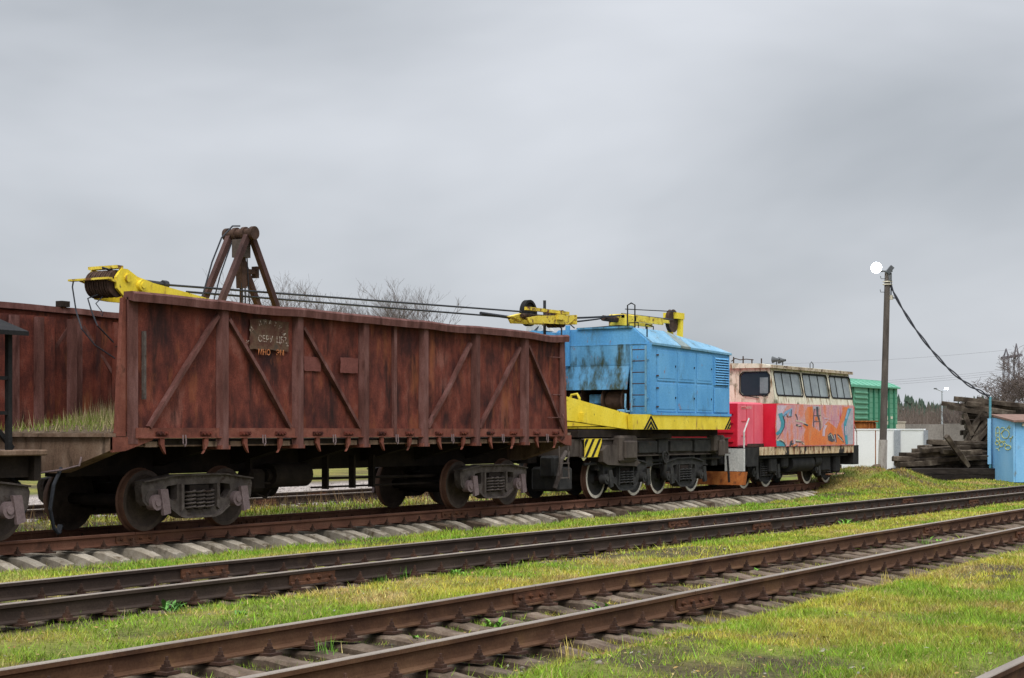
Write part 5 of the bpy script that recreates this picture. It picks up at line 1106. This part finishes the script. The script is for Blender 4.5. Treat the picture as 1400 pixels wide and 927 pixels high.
# ================================================================ lamp pole
UR, UA = Vector((ST, -CT, 0)), Vector((CT, ST, 0))          # picture right and away, along the ground
def gp_(px, d): p = atD(px, 600, d); p.z = float(hgt(p.x, p.y)); return p
PB = gp_(1206, 62); PT = atD(1213.5, 372, 62)
lp = thing('lamp_pole', PB, 'tall concrete pole with a lit floodlight on top, beside the sleeper pile', 'lamp pole')
zk = atD(1208, 604, 62); ax = (PT-PB)/(PT.z-PB.z)
def onp(z): return PB+ax*(z-PB.z)
q = MB(); q.tube([onp(PB.z-.3), onp(1.30), onp(1.42)], .17, 8); q.build('pole_foot', 'polebase', lp)
q = MB(); q.tube([onp(1.42), onp(PT.z)], .135, 14, .105); q.build('pole_shaft', 'polec', lp, True)
top = PT
q = MB(); q.beam(top-UR*.38+Vector((0, 0, .03)), top+UR*.18+Vector((0, 0, .03)), .06, .05); q.build('cross_arm', 'lampbody', lp)
def flood(c, aim, r, lit):
    aim = Vector(aim).normalized(); q = MB(); s_ = aim.cross(Vector((0, 0, 1))).normalized(); u_ = s_.cross(aim)
    vs = []; n = 18
    for (a, rad) in ((-.22, .05), (-.18, .5), (-.02, 1.0), (.02, 1.04)):
        for j in range(n): g_ = 2*math.pi*j/n; vs.append(c+aim*a+(s_*math.cos(g_)+u_*math.sin(g_))*r*rad)
    fs = [tuple(range(n))]
    for i in range(3):
        for j in range(n): fs.append((i*n+j, i*n+(j+1) % n, (i+1)*n+(j+1) % n, (i+1)*n+j))
    q.add(vs, fs); h_ = q.build('floodlight', 'lampbody', lp)
    q = MB(); vs = []; m_ = 5
    for i in range(m_):
        ph = i/(m_-1)*math.pi/2*.98
        for j in range(n): g_ = 2*math.pi*j/n; vs.append(c+aim*(.02+.10*math.sin(ph))+(s_*math.cos(g_)+u_*math.sin(g_))*r*.98*math.cos(ph))
    fs = []
    for i in range(m_-1):
        for j in range(n): fs.append((i*n+j, i*n+(j+1) % n, (i+1)*n+(j+1) % n, (i+1)*n+j))
    fs.append(tuple(range((m_-1)*n, m_*n))); q.add(vs, fs); q.build('lens', 'glow' if lit else 'darkglass', h_, True)
flood(atD(1198, 366, 61.8), -UA+Vector((0, 0, -.15)), .20, True)
q = MB(); c = atD(1217, 369, 61.9); q.beam(c-UR*.12-Vector((0, 0, .12)), c+UR*.08+Vector((0, 0, .12)), .2, .16); q.box(c.x-.05, c.x+.05, c.y-.05, c.y+.05, c.z-.4, c.z-.1); q.build('spare_floodlight', 'lampbody', lp)
for z in (top.z-.36, top.z-.46):
    q = MB(); a = onp(z); q.tube([a-UR*.17, a+UR*.2], .02, 6); q.lathe([(-.02, .13), (-.02, .15), (.02, .15), (.02, .13)], a, 'Z', 12); q.build('clamp_band', 'palewrite', lp)
for z in (top.z-.25, top.z-.75):
    q = MB(); a = onp(z); q.tube([a-UR*.1, a-UR*.24, a-UR*.26+Vector((0, 0, .1))], .014, 6); q.build('insulator_hook', 'lampbody', lp)
c = onp(top.z-.95)+UR*.16; boxp('junction_box', 'palewrite', lp, c.x-.06, c.x+.06, c.y-.06, c.y+.06, c.z-.08, c.z+.08)
q = MB(); q.tube([onp(top.z-.3)+UR*.15, onp(top.z-1.0)+UR*.15], .025, 6); q.build('conduit', 'lampbody', lp)
# ================================================================ blue shed
SN = gp_(1387, 58); SL = gp_(1356.5, 59.8); SN.z = SL.z = 0
av = (SL-SN); bv = Vector((av.y, -av.x, 0)).normalized()*2.6; SR = SN+bv; SB = SL+bv
shd = thing('blue_shed', (SN+SB)/2, 'pale blue sheet metal shed with a yellow spray tag at the right edge', 'shed')
def wall(name, m, a, b2, za, zb, th, inn, z0=-.05):
    n_ = Vector(inn).normalized()*th; q = MB(); A = [a, b2, b2+n_, a+n_]
    q.add([(A[0].x, A[0].y, z0), (A[1].x, A[1].y, z0), (A[2].x, A[2].y, z0), (A[3].x, A[3].y, z0), (A[0].x, A[0].y, za), (A[1].x, A[1].y, zb), (A[2].x, A[2].y, zb), (A[3].x, A[3].y, za)],
          [(0, 3, 2, 1), (4, 5, 6, 7), (0, 1, 5, 4), (1, 2, 6, 5), (2, 3, 7, 6), (3, 0, 4, 7)]); return q.build(name, m, shd)
an = av.normalized(); bn_ = bv.normalized(); e1 = .04
wall('left_wall', 'shed', SN+an*.002, SL, 2.06, 2.24, e1, bn_); wall('front_wall', 'shed', SN+bn_*.045, SR, 2.06, 2.06, e1, an); wall('right_wall', 'shed', SR+an*.045, SB, 2.06, 2.24, e1, -bn_); wall('rear_wall', 'shed', SL+bn_*.045, SB-bn_*.045, 2.235, 2.235, e1, -an)
q = MB(); o_ = .12; pts = [SN-an*.18-bn_*o_, SR-an*.18+bn_*o_, SB+an*o_+bn_*o_, SL+an*o_-bn_*o_*.2]; zz = [2.055, 2.055, 2.29, 2.29]
q.add([(p.x, p.y, z) for p, z in zip(pts, zz)]+[(p.x, p.y, z+.07) for p, z in zip(pts, zz)], [(3, 2, 1, 0), (4, 5, 6, 7), (0, 1, 5, 4), (1, 2, 6, 5), (2, 3, 7, 6), (3, 0, 4, 7)]); q.build('roof', 'shedroof', shd)
for p in (SN-bn_*.01-an*.01,): q = MB(); q.box(p.x-.03, p.x+.03, p.y-.03, p.y+.03, -.05, 2.03); q.build('corner_strip', 'shed', shd)
p = SN+bn_*.3-an*.05; q = MB(); q.tube([p+Vector((0, 0, 1.92)), p+Vector((0, 0, 2.02))], .05, 8); q.build('wall_lamp', 'palewrite', shd)
p = SL-bn_*.10-an*.05; q = MB(); q.tube([(p.x, p.y, .3), (p.x, p.y, 2.98)], .045, 8); q.build('mast_pipe', 'sheddark', shd); MP = Vector((p.x, p.y, 2.98))
q = MB(); p2 = p-bn_*.02; q.beam((p2.x, p2.y-.0, .55), (p2.x, p2.y, 2.2), .12, .1); q.build('mast_bracket', 'shed', shd)
# yellow tag sprayed on the left wall (its outer plane holds the strokes)
def tagpt(zx, zy):
    px, py = 1340+zx/9.27, 560+zy/9.27
    k = (px-700)/FPX; dirv = UA+UR*k           # ray along the ground, cut with the wall line
    # solve t*dir = SN + s*av
    det = dirv.x*(-av.y)-dirv.y*(-av.x); t = (SN.x*(-av.y)-SN.y*(-av.x))/det
    d = t; return Vector((dirv.x*t, dirv.y*t, CAMZ+(HORY-py)*d/FPX))-bn_*.012
def tagstroke(pts): q = MB(); q.tube([tagpt(*p) for p in pts], .012, 5); q.build('spray_tag', 'yellowtag', shd)
def ring(cx, cy, rx, ry, n=14): return [(cx+rx*math.cos(2*math.pi*i/n), cy+ry*math.sin(2*math.pi*i/n)) for i in range(n+1)]
tagstroke([(205, 345), (203, 290), (205, 240), (225, 218), (245, 235), (248, 285), (230, 300), (210, 295)]); tagstroke([(248, 290), (252, 340)]); tagstroke(ring(325, 310, 48, 55)); tagstroke([(265, 305), (300, 270), (320, 240), (290, 225), (265, 240)])
tagstroke([(340, 240), (375, 205), (370, 250), (385, 225)]); tagstroke(ring(230, 375, 22, 26)); tagstroke(ring(220, 425, 24, 24)); tagstroke(ring(275, 440, 26, 30)); tagstroke([(250, 380), (262, 400), (300, 405), (320, 400)])
tagstroke([(385, 410), (395, 370), (420, 335)]); tagstroke([(375, 365), (410, 355)]); tagstroke(ring(357, 480, 38, 28)); tagstroke([(320, 400), (310, 420), (350, 455)]); tagstroke([(205, 490), (235, 500), (255, 470)]); tagstroke([(235, 500), (245, 525)])
# the cable from the pole down to the mast of the shed
CB0 = onp(top.z-.55)+UR*.13
cb = thing('overhead_cable', CB0, 'thick black cable sagging from the lamp pole to the blue shed', 'cable')
kp_ = [(1217, 388), (1226, 408), (1245, 440), (1270, 474), (1295, 502), (1320, 523), (1340, 535), (1355, 542)]
P = []
for i, (px, py) in enumerate(kp_): d = 62+(59.5-62)*(px-1217)/138; P.append(atD(px, py, d))
P[-1] = MP
def cat(P, n):
    out = []
    for i in range(len(P)-1):
        p0, p1, p2, p3 = P[max(i-1, 0)], P[i], P[i+1], P[min(i+2, len(P)-1)]
        for j in range(n):
            t = j/n; out.append(.5*((2*p1)+(p2-p0)*t+(2*p0-5*p1+4*p2-p3)*t*t+(3*p1-p0-3*p2+p3)*t**3))
    return out+[P[-1]]
C_ = cat(P, 7)
for k in range(2):
    pts = [c+Vector((0, 0, .045*math.sin(i*.55+k*3.14)))+UR*.02*math.cos(i*.55+k*3.14) for i, c in enumerate(C_)]
    q = MB(); q.tube(pts, .026, 6); q.build('cable_strand', 'rope', cb)
q = MB(); q.tube([onp(top.z-.95)+UR*.2, atD(1220, 407, 62), C_[7]], .02, 6); q.tube([onp(top.z-.2)+UR*.1, atD(1221, 398, 62), C_[7]], .015, 6); q.build('cable_lead', 'rope', cb)
# ================================================================ pile of old sleepers, each a thing of its own
def timber_mesh(m, L_=2.7, w_=.25, h_=.17, seed=0):
    rd = random.Random(seed); q = MB(); n = 6; vs = []
    for i in range(n):
        x = -L_/2+L_*i/(n-1)+(rd.uniform(-.05, .05) if i in (0, n-1) else 0)
        j = .018
        for (a, b2) in ((-w_/2, -h_/2), (w_/2, -h_/2), (w_/2, h_/2-.02), (w_/2-.03, h_/2), (-w_/2+.03, h_/2), (-w_/2, h_/2-.02)): vs.append((x, a+rd.uniform(-j, j), b2+rd.uniform(-j, j)))
    fs = [tuple(range(6)), tuple(range((n-1)*6+5, (n-1)*6-1, -1))]
    for i in range(n-1):
        for k in range(6): fs.append((i*6+k, i*6+(k+1) % 6, (i+1)*6+(k+1) % 6, (i+1)*6+k))
    q.add(vs, fs); return q.mesh('old_sleeper', m)
TM = [timber_mesh('oldwood', random.uniform(2.45, 2.8), .25, .17, k) for k in range(6)]
TB = [timber_mesh('tarwood', 3.9, .28, .21, 50+k) for k in range(3)]
YAWU = math.atan2(UR.y, UR.x)
def timber(px, d, z, yaw=0, pitch=0, roll=0, m=None, label='', grp='old sleepers thrown on the pile', L=None):
    p = atD(px, 600, d); o = put('old_sleeper', m, (p.x, p.y, z)); o.rotation_mode = 'XYZ'; o.rotation_euler = (R(roll), R(-pitch), YAWU+R(yaw)); tag(o, label, 'sleeper', grp); return o
g0 = float(hgt(*gp_(1295, 60.5)[:2]))
k = 0
for row in range(3):
    for j in range(2):
        timber(1293+random.uniform(-4, 4)+row*1.5, 59.7+j*.34, g0+.10+.205*row, random.uniform(-1, 1), 0, 0, TB[k % 3], ('bottom', 'middle', 'top')[row]+(' front', ' back')[j]+' one of the black tarred beams stacked before the sleeper pile', 'black tarred beams under the sleeper pile'); k += 1
timber(1315, 59.2, g0+.09, -2, 0, 0, TM[0], 'single sleeper lying on the grass before the black beams', 'old sleepers thrown on the pile')
LBL = 'weathered grey-brown sleeper in the low front heap of the pile'; LBT = 'weathered dark sleeper stacked in the tall rear heap behind the shed'
# low heap: filler layers first, then a ragged skin
for row in range(8):
    z = .10+.165*row; x0 = 1212+row*row*.6+row*1.5
    for j in range(4 if row < 5 else 3):
        d = 60.3+.31*j+.05*row
        for xc in (x0+52, x0+126) if row < 6 else (1310, 1335):
            timber(min(xc, 1352)+random.uniform(-12, 12), d, z+float(hgt(*gp_(xc, d)[:2]))*.4, random.uniform(-13, 13), random.uniform(-3.5, 3.5), random.uniform(-9, 9), random.choice(TM), LBL)
ELB = ('sleeper on the shoulder of the low heap, right of the slanting one', 'upper right sleeper on the crest of the low heap', 'left sleeper halfway up the low heap', 'right sleeper halfway up the low heap beside the shed', 'lowest loose sleeper at the left of the low heap', 'sleeper across the middle of the low heap under the slanting one', 'topmost sleeper of the low heap')
for ek, (px, d, z, yaw, pit, rl) in enumerate(((1304, 60.3, 1.12, 10, 3, 10), (1325, 60.4, 1.24, -8, -2, 5), (1290, 60.3, .92, -10, 3, 0), (1335, 60.2, .95, 12, -3, 10), (1276, 60.2, .60, 12, 3, 0), (1300, 60.1, .74, -12, 3, 8), (1318, 60.5, 1.30, 3, -2, 0))):
    timber(px, d, z, yaw, pit, rl, random.choice(TM), ELB[ek])
timber(1309, 59.7, 1.02, 20, -50, 15, timber_mesh('oldwood', 1.5, .25, .16, 77), 'short sleeper slanting steeply down the front of the low heap')
# tall heap
for row in range(15):
    z = .10+.178*row
    lft = 1312+(random.uniform(-4, 8)) + (8 if 4 < row < 9 else 0)
    for j in range(2):
        d = 62.4+.34*j
        for kx in range(2):
            xc = lft+49+kx*100+random.uniform(-6, 6)
            if row > 12 and kx == 1: continue
            timber(xc, d, z, random.uniform(-9, 9) if row > 3 else random.uniform(-3, 3), random.uniform(-2, 2)+(-4 if row > 11 else 0), random.uniform(-5, 5), random.choice(TM), LBT)
ETB = ('topmost long sleeper of the tall heap, sloping down to the right', 'second sleeper from the top of the tall heap', 'sleeper sticking up at the right end of the tall heap top', 'sleeper jutting left below the top of the tall heap', 'sleeper at the right end of the tall heap above the shed roof', 'sleeper jutting farthest left near the top of the tall heap', 'sleeper lying askew above the shed mast on the tall heap')
for ek, (px, d, z, yaw, pit, rl) in enumerate(((1352, 61.9, 2.83, -6, -6, 0), (1365, 62.0, 2.66, 8, -5, 0), (1385, 62.2, 2.62, -14, -14, 0), (1345, 61.9, 2.42, 5, -10, 10), (1395, 62.2, 2.45, -5, -10, 0), (1338, 61.9, 2.6, -12, -8, 5), (1380, 62.0, 2.42, 14, 9, 0))):
    timber(px, d, z, yaw, pit, rl, random.choice(TM), ETB[ek])
for lk, (px, z, pit, ln) in enumerate(((1332, 1.92, 62, 1.2), (1340, 1.86, 58, 1.4), (1349, 1.84, 50, 1.3), (1324, 1.98, -70, .9), (1358, 1.9, 66, 1.1))):
    timber(px, 61.75, z, random.uniform(-10, 10), pit, 10, timber_mesh('oldwood', ln, .24, .16, int(px)), ('second', 'third', 'fourth', 'first', 'last')[lk]+' from the left of the short sleepers leaning upright on the tall heap', 'sleepers leaning on the tall heap')
# clods and rubble where the bank meets the pole
CL = []
for k in range(5):
    bm = bmesh.new(); bmesh.ops.create_icosphere(bm, subdivisions=2, radius=1)
    rd = random.Random(k)
    for v in bm.verts: v.co *= rd.uniform(.75, 1.15); v.co.z *= .7
    me = bpy.data.meshes.new('rubble_clod'); bm.to_mesh(me); bm.free(); me.materials.append(M['earth' if k < 3 else 'stone']); CL.append(me)
for k in range(34):
    x, y = random.uniform(52.2, 56.0), random.uniform(17.7, 19.6); s_ = random.uniform(.08, .26)
    o = put('rubble_clod', CL[k % 5], (x, y, float(hgt(x, y))+s_*.3)); o.scale = (s_, s_, s_); o.rotation_euler = (0, 0, random.uniform(0, 6)); tag(o, 'lump of earth or stone in the rubble at the foot of the lamp pole', 'rubble', 'rubble by the lamp pole')
# ================================================================ green boxcar on the rear track
BX0, BX1, BY0, BY1 = 60.2, 73.95, T0-1.55, T0+1.55
bc = thing('boxcar', (67, T0, .2), 'green covered goods wagon behind the red locomotive', 'boxcar')
boxp('body', 'green', bc, BX0, BX1, BY0, BY1, 1.35, 3.70)
prof = [(BY0-.12, 3.68), (BY0-.12, 3.74), (BY0+.2, 3.90), (BY0+.7, 4.04), (T0, 4.12), (BY1-.7, 4.04), (BY1-.2, 3.90), (BY1+.12, 3.74), (BY1+.12, 3.68)]
q = MB(); q.prism(prof, BX0-.1, BX1+.1, 'X'); rf = q.build('roof', 'greenroof', bc)
for x in np.arange(BX0+.4, BX1, .72):
    q = MB(); pp = [(y, z+.02) for y, z in prof[1:-1]]; q.prism(pp+[(y, z-.03) for y, z in reversed(pp)], x, x+.05, 'X'); q.build('roof_seam', 'greenroof', rf)
for px in (1187, 1194.3, 1201.5, 1214.8, 1222, 1208):
    x = atY(px, 560, BY0).x; boxp('wall_rib', 'greenrib', bc, x-.07, x+.07, BY0-.05, BY0-.001, 1.4, 3.66)
dx0, dx1 = atY(1166, 560, BY0).x, atY(1184.5, 560, BY0).x
q = MB(); q.box(dx0, dx1, BY0-.06, BY0-.002, 1.45, 3.62); dr = q.build('sliding_door', 'green', bc)
for k in range(9): boxp('door_ridge', 'green', dr, dx0+.05, dx1-.05, BY0-.11, BY0-.061, 1.6+.22*k, 1.69+.22*k, c=.02)
boxp('door_rail', 'greenroof', bc, dx0-1.5, dx1+1.8, BY0-.14, BY0-.07, 3.63, 3.69)
for k, x in enumerate((62, 64, 66)): boxp('wall_rib', 'greenrib', bc, x-.07, x+.07, BY0-.05, BY0-.001, 1.4, 3.66)
for k in range(9): boxp('plank_seam', 'greenrib', bc, dx1+.2, BX1-.02, BY0-.006, BY0-.001, 1.62+.23*k, 1.635+.23*k)
p = atY(1211, 555, BY0); text_mb('п', .62, (p.x-.2, BY0-.056, p.z-.1), (1, 0, 0), (0, 0, 1)).build('side_lettering', 'palewrite', bc)
for px, py, w_, h_ in ((1212.5, 571.5, .25, .18), (1219, 571, .3, .12), (1213.5, 578, .35, .16), (1226, 583, .2, .18)):
    p = atY(px, py, BY0); boxp('paint_mark', 'palewrite', bc, p.x-w_/2, p.x+w_/2, BY0-.008, BY0-.003, p.z-h_/2, p.z+h_/2)
boxp('underframe', 'dark', bc, BX0, BX1, T0-1.2, T0+1.2, 1.05, 1.345)
bogie(bc, 62.4, T0, 1.85, FRB, WH, COV, SPB); bogie(bc, 71.6, T0, 1.85, FRB, WH, COV, SPB)
# ================================================================ white fence panels and a rusty skip behind the locomotive
WA, WB_, WC = gp_(1150, 66.5), gp_(1226, 66), gp_(1264, 65)
wf = thing('white_fence', (WA+WC)/2, 'white sheet metal fence between the lamp pole and the green boxcar', 'fence')
WF0 = WL[wf.name]
def fpanel(a, b2, z0, z1, th, m, name):
    n_ = Vector((-(b2-a).y, (b2-a).x, 0)).normalized()*th; q = MB(); A = [a, b2, b2+n_, a+n_]
    q.add([(p.x, p.y, z0) for p in A]+[(p.x, p.y, z1) for p in A], [(0, 3, 2, 1), (4, 5, 6, 7), (0, 1, 5, 4), (1, 2, 6, 5), (2, 3, 7, 6), (3, 0, 4, 7)]); return q.build(name, m, wf)
M1_ = WA.lerp(WB_, .62)
for a, b2 in ((WA, M1_), (M1_, WB_), (WB_, WC)): e_ = (b2-a).normalized()*.02; fpanel(a+e_, b2-e_, 0, 1.78, .04, 'whitewall', 'fence_panel')
for a, b2 in ((WA, WB_), (WB_, WC)): n_ = Vector((-(b2-a).y, (b2-a).x, 0)).normalized()*-.02; fpanel(a+n_, b2+n_, 1.785, 1.84, .09, 'whitewall', 'top_bar')
for p, wd in ((WB_, .12), (WC, .07)): boxp('fence_post', 'greypost', wf, p.x-wd, p.x+wd, p.y-wd-.05, p.y+wd-.05, 0, 1.781)
SK = gp_(1179, 68.7)
sk = thing('rusty_skip', SK, 'bright rust orange steel skip showing above the white fence', 'skip')
q = MB(); q.cbox(SK.x-.8, SK.x+.5, SK.y-.42, SK.y+.42, 0, 2.12, .04); q.build('skip_body', 'rustorange', sk)
for x in (-.5, -.1, .3): boxp('skip_rib', 'rustorange', sk, SK.x+x-.05, SK.x+x+.05, SK.y-.47, SK.y-.421, .3, 2.08)
boxp('skip_rim', 'rustorange', sk, SK.x-.86, SK.x+.56, SK.y-.50, SK.y+.5, 2.121, 2.18)
# far walls
fa = thing('concrete_wall', gp_(1300, 100), 'long grey concrete panel wall in the distance behind the sleeper pile', 'wall')
for k in range(9):
    a, b2 = gp_(1238+k*52, 100+k*.4), gp_(1238+(k+1)*52, 100+(k+1)*.4); n_ = UA*.15; q = MB(); e_ = (b2-a).normalized()*.03; A = [a+e_, b2-e_, b2-e_+n_, a+e_+n_]
    zt = 2.2+random.uniform(-.03, .03); q.add([(p.x, p.y, -.1) for p in A]+[(p.x, p.y, zt) for p in A], [(0, 3, 2, 1), (4, 5, 6, 7), (0, 1, 5, 4), (1, 2, 6, 5), (2, 3, 7, 6), (3, 0, 4, 7)]); q.build('wall_panel', 'greywall', fa)
p = gp_(1231, 96); cw = thing('cream_wall', p, 'short cream wall beside the end of the green boxcar', 'wall')
q = MB(); q.box(p.x-1.6, p.x+.6, p.y-.1, p.y+.1, -.1, 2.25); q.build('wall_slab', 'creamwall', cw); q = MB(); q.box(p.x-1.65, p.x+.65, p.y-.14, p.y+.14, 2.251, 2.32); q.build('coping', 'creamwall', cw)
# street lamp far away
p = gp_(1288, 190); zt = atD(1288, 535, 190).z; sl_ = thing('street_lamp', p, 'slim distant street lamp with two arms, one lit', 'street lamp')
q = MB(); q.tube([p, (p.x, p.y, zt)], .13, 8, .08); q.build('mast', 'greypost', sl_)
for px, py, lit in ((1279, 531.5, False), (1294, 531.5, True)):
    e_ = atD(px, py, 190); q = MB(); q.tube([(p.x, p.y, zt), e_], .06, 6); q.build('arm', 'greypost', sl_); d_ = 1 if lit else -1
    q = MB(); q.cbox(e_.x-.22, e_.x+.22, e_.y-.16, e_.y+.16, e_.z-.06, e_.z+.08, .04); q.build('lamp_head', 'glow' if lit else 'lampbody', sl_)
# ================================================================ bare trees
def bare_tree(name, px, d, top_py, label, grp, seed, spread=.5, levels=5, arch=0.0, bushy=False, rmin=.012):
    rd = random.Random(seed); base = gp_(px, d); H_ = atD(px, top_py, d).z-base.z
    t = thing(name, base, label, 'tree' if not bushy else 'shrub', grp); Q = [MB(), MB()]
    def grow(p, dv, L_, r, lev):
        n = 3; pts = [p]; cur = Vector(p); dd = Vector(dv)
        for i in range(n):
            dd = (dd+Vector((rd.uniform(-1, 1), rd.uniform(-1, 1), rd.uniform(-.35, .55)))*.17).normalized(); cur = cur+dd*L_/n; pts.append(cur.copy())
        Q[0 if lev < 2 else 1].tube(pts, max(r, rmin), 5 if lev < 2 else 3, max(r*.55, rmin*.7), cap=False)
        if lev >= levels: return
        kids = {0: 5, 1: 5, 2: 4, 3: 4, 4: 3}[lev] if not bushy else 4
        for k in range(kids):
            u = rd.uniform(.35, 1.0) if lev else rd.uniform(.35, 1.0); i = min(n-1, int(u*n)); q_ = pts[i].lerp(pts[i+1], u*n-i)
            a = rd.uniform(0, 6.28); side = Vector((math.cos(a), math.sin(a), rd.uniform(-.1, .5))).normalized()
            nd = (dd*(1-spread)+side*spread*1.25+Vector((0, 0, .18-arch*lev*.12))).normalized()
            grow(q_, nd, L_*rd.uniform(.48, .72), r*.5, lev+1)
    if bushy:
        for k in range(7): grow(base+Vector((rd.uniform(-.5, .5), rd.uniform(-.5, .5), 0)), (rd.uniform(-.3, .3), rd.uniform(-.3, .3), 1), H_*.55, .03, 2)
    else: grow(base, (rd.uniform(-.05, .05), rd.uniform(-.05, .05), 1), H_*.66, H_*.010+.03, 0)
    zm = max(v[2] for v in Q[1].v)-base.z; kz = H_/zm
    for w_ in Q: w_.v = [tuple(base+(Vector(v)-base)*kz) for v in w_.v]
    if Q[0].v: Q[0].build('trunk', 'bark', t)
    Q[1].build('crown', 'twig', t)
for k, (px, d, py) in enumerate(((347, 112, 358), (428, 118, 368), (478, 124, 384), (508, 128, 390), (537, 120, 380), (569, 126, 375), (601, 130, 390))):
    bare_tree('bare_tree', px, d, py, ('leafless tree seen beside the derrick legs', 'leafless tree rising alone above the wagon, second from the derrick', 'leafless tree third from the derrick above the wagon rim', 'small leafless tree fourth from the derrick', 'leafless tree fifth from the derrick above the wagon', 'tallest of the right group of leafless trees above the wagon', 'rightmost leafless tree above the wagon')[k], 'leafless trees above the gondola', 100+k, .42, 5, rmin=.009)
bare_tree('bare_tree', 1401, 96, 470, 'large leafless tree at the right edge behind the sleeper pile', 'leafless trees on the right', 300, .6, 5, .3, rmin=.014)
bare_tree('bare_tree', 1368, 104, 498, 'spreading leafless tree left of the pylon behind the sleeper pile', 'leafless trees on the right', 301, .65, 5, .4, rmin=.014)
bare_tree('bare_tree', 1432, 100, 480, 'leafless tree just outside the right edge of the picture', 'leafless trees on the right', 302, .6, 5, .3, rmin=.014)
for k, px in enumerate((1322, 1338, 1352, 1367, 1384, 1400, 1418)):
    bare_tree('bare_shrub', px, 104+random.uniform(-3, 3), 549+random.uniform(-9, 6), ('first', 'second', 'third', 'fourth', 'fifth', 'sixth', 'seventh')[k]+' reddish bare shrub from the left in the thicket behind the sleeper pile', 'bare shrubs behind the pile', 400+k, .3, 5, bushy=True, rmin=.012)
# portal pylon and wires
pd = 260; pyl = thing('power_pylon', gp_(1383, pd), 'distant steel power pylon with two peaks and a cross beam', 'pylon')
L1, L2 = gp_(1375.5, pd), gp_(1389.5, pd); zt = atD(1383, 473, pd).z; zb = atD(1383, 488, pd).z
for Pp, tt in ((L1, zt-.4), (L2, zt+.4)):
    q = MB(); n = 7; w0 = .55
    cs = [(-1, -1), (1, -1), (1, 1), (-1, 1)]
    for a, b2 in cs: q.tube([(Pp.x+a*w0, Pp.y+b2*w0, 0), (Pp.x+a*.35, Pp.y+b2*.35, zb), (Pp.x, Pp.y, tt)], .07, 4)
    for i in range(n):
        z0, z1 = zb*i/n, zb*(i+1)/n
        for s_ in range(4):
            a, b2 = cs[s_], cs[(s_+1) % 4]; f0, f1 = w0-.2*i/n, w0-.2*(i+1)/n
            q.tube([(Pp.x+a[0]*f0, Pp.y+a[1]*f0, z0), (Pp.x+b2[0]*f1, Pp.y+b2[1]*f1, z1)], .045, 3)
    q.build('lattice_leg', 'pylon', pyl)
q = MB(); q.beam(Vector((L1.x, L1.y, zb-.2))-UR*.7, Vector((L2.x, L2.y, zb+.3))+UR*.9, .6, .45); q.build('cross_beam', 'pylon', pyl)
for i, (ya, yb, dz) in enumerate(((486, 478, 0), (517, 505, 0), (520, 508, 0), (523, 511, 0))):
    a, b2 = atD(900, ya+8, 330), atD(1383, yb, pd); q = MB(); q.tube(sag(a, b2, 1.2, 20), .014, 4)
    o = q.build('power_line', 'pylon', None); tag(o, ('highest thin power line in front of the clouds, running to the pylon', 'upper of the three lower power lines running to the pylon', 'middle of the three lower power lines running to the pylon', 'lowest of the three lower power lines running to the pylon')[i], 'power line', 'power lines')
# far wood
rd = random.Random(5); q = MB(); q2 = MB()
for k in range(420):
    px = rd.uniform(1120, 1480); d = rd.uniform(470, 620); p = atD(px, 600, d); h_ = rd.uniform(9.5, 13.5)*(d/560)*(1.0-.12*math.sin(px*.05)); r_ = rd.uniform(1.1, 2.1); n = 7
    for lev in range(4):
        z0 = h_*(.32+.17*lev); z1 = h_*(.62+.13*lev) if lev < 3 else h_; rr_ = r_*(1-.2*lev); vs = []
        for j in range(n): a = 6.283*j/n+lev; f_ = rd.uniform(.6, 1.2); vs.append((p.x+rr_*f_*math.cos(a), p.y+rr_*f_*math.sin(a), z0+rd.uniform(-.5, .4)))
        vs.append((p.x+rd.uniform(-.2, .2), p.y, z1)); q.add(vs, [(j, (j+1) % n, n) for j in range(n)])
    q.tube([(p.x, p.y, 0), (p.x, p.y, h_*.5)], .14, 3, cap=False)
o = q.build('far_pine_wood', 'pine', None); tag(o, 'dark green pine wood on the horizon right of the boxcar', 'wood', kind='stuff')
for k in range(2600):
    px = rd.uniform(1100, 1500); d = rd.uniform(330, 430); p = atD(px, 600, d); h_ = rd.uniform(4.5, 8.2); l_ = Vector((rd.uniform(-.5, .5), rd.uniform(-.5, .5), h_))
    q2.tube([(p.x, p.y, 0), p+Vector((0, 0, -p.z))+l_*.5, Vector((p.x, p.y, 0))+l_], .06, 3, .02, cap=False)
    for j in range(4):
        b0 = Vector((p.x, p.y, 0))+l_*rd.uniform(.3, .85); q2.tube([b0, b0+Vector((rd.uniform(-.7, .7), rd.uniform(-.7, .7), rd.uniform(.6, 1.6)))], .03, 3, .015, cap=False)
o = q2.build('far_birch_scrub', 'birch', None); tag(o, 'brown leafless young birch scrub in front of the pine wood', 'wood', kind='stuff')
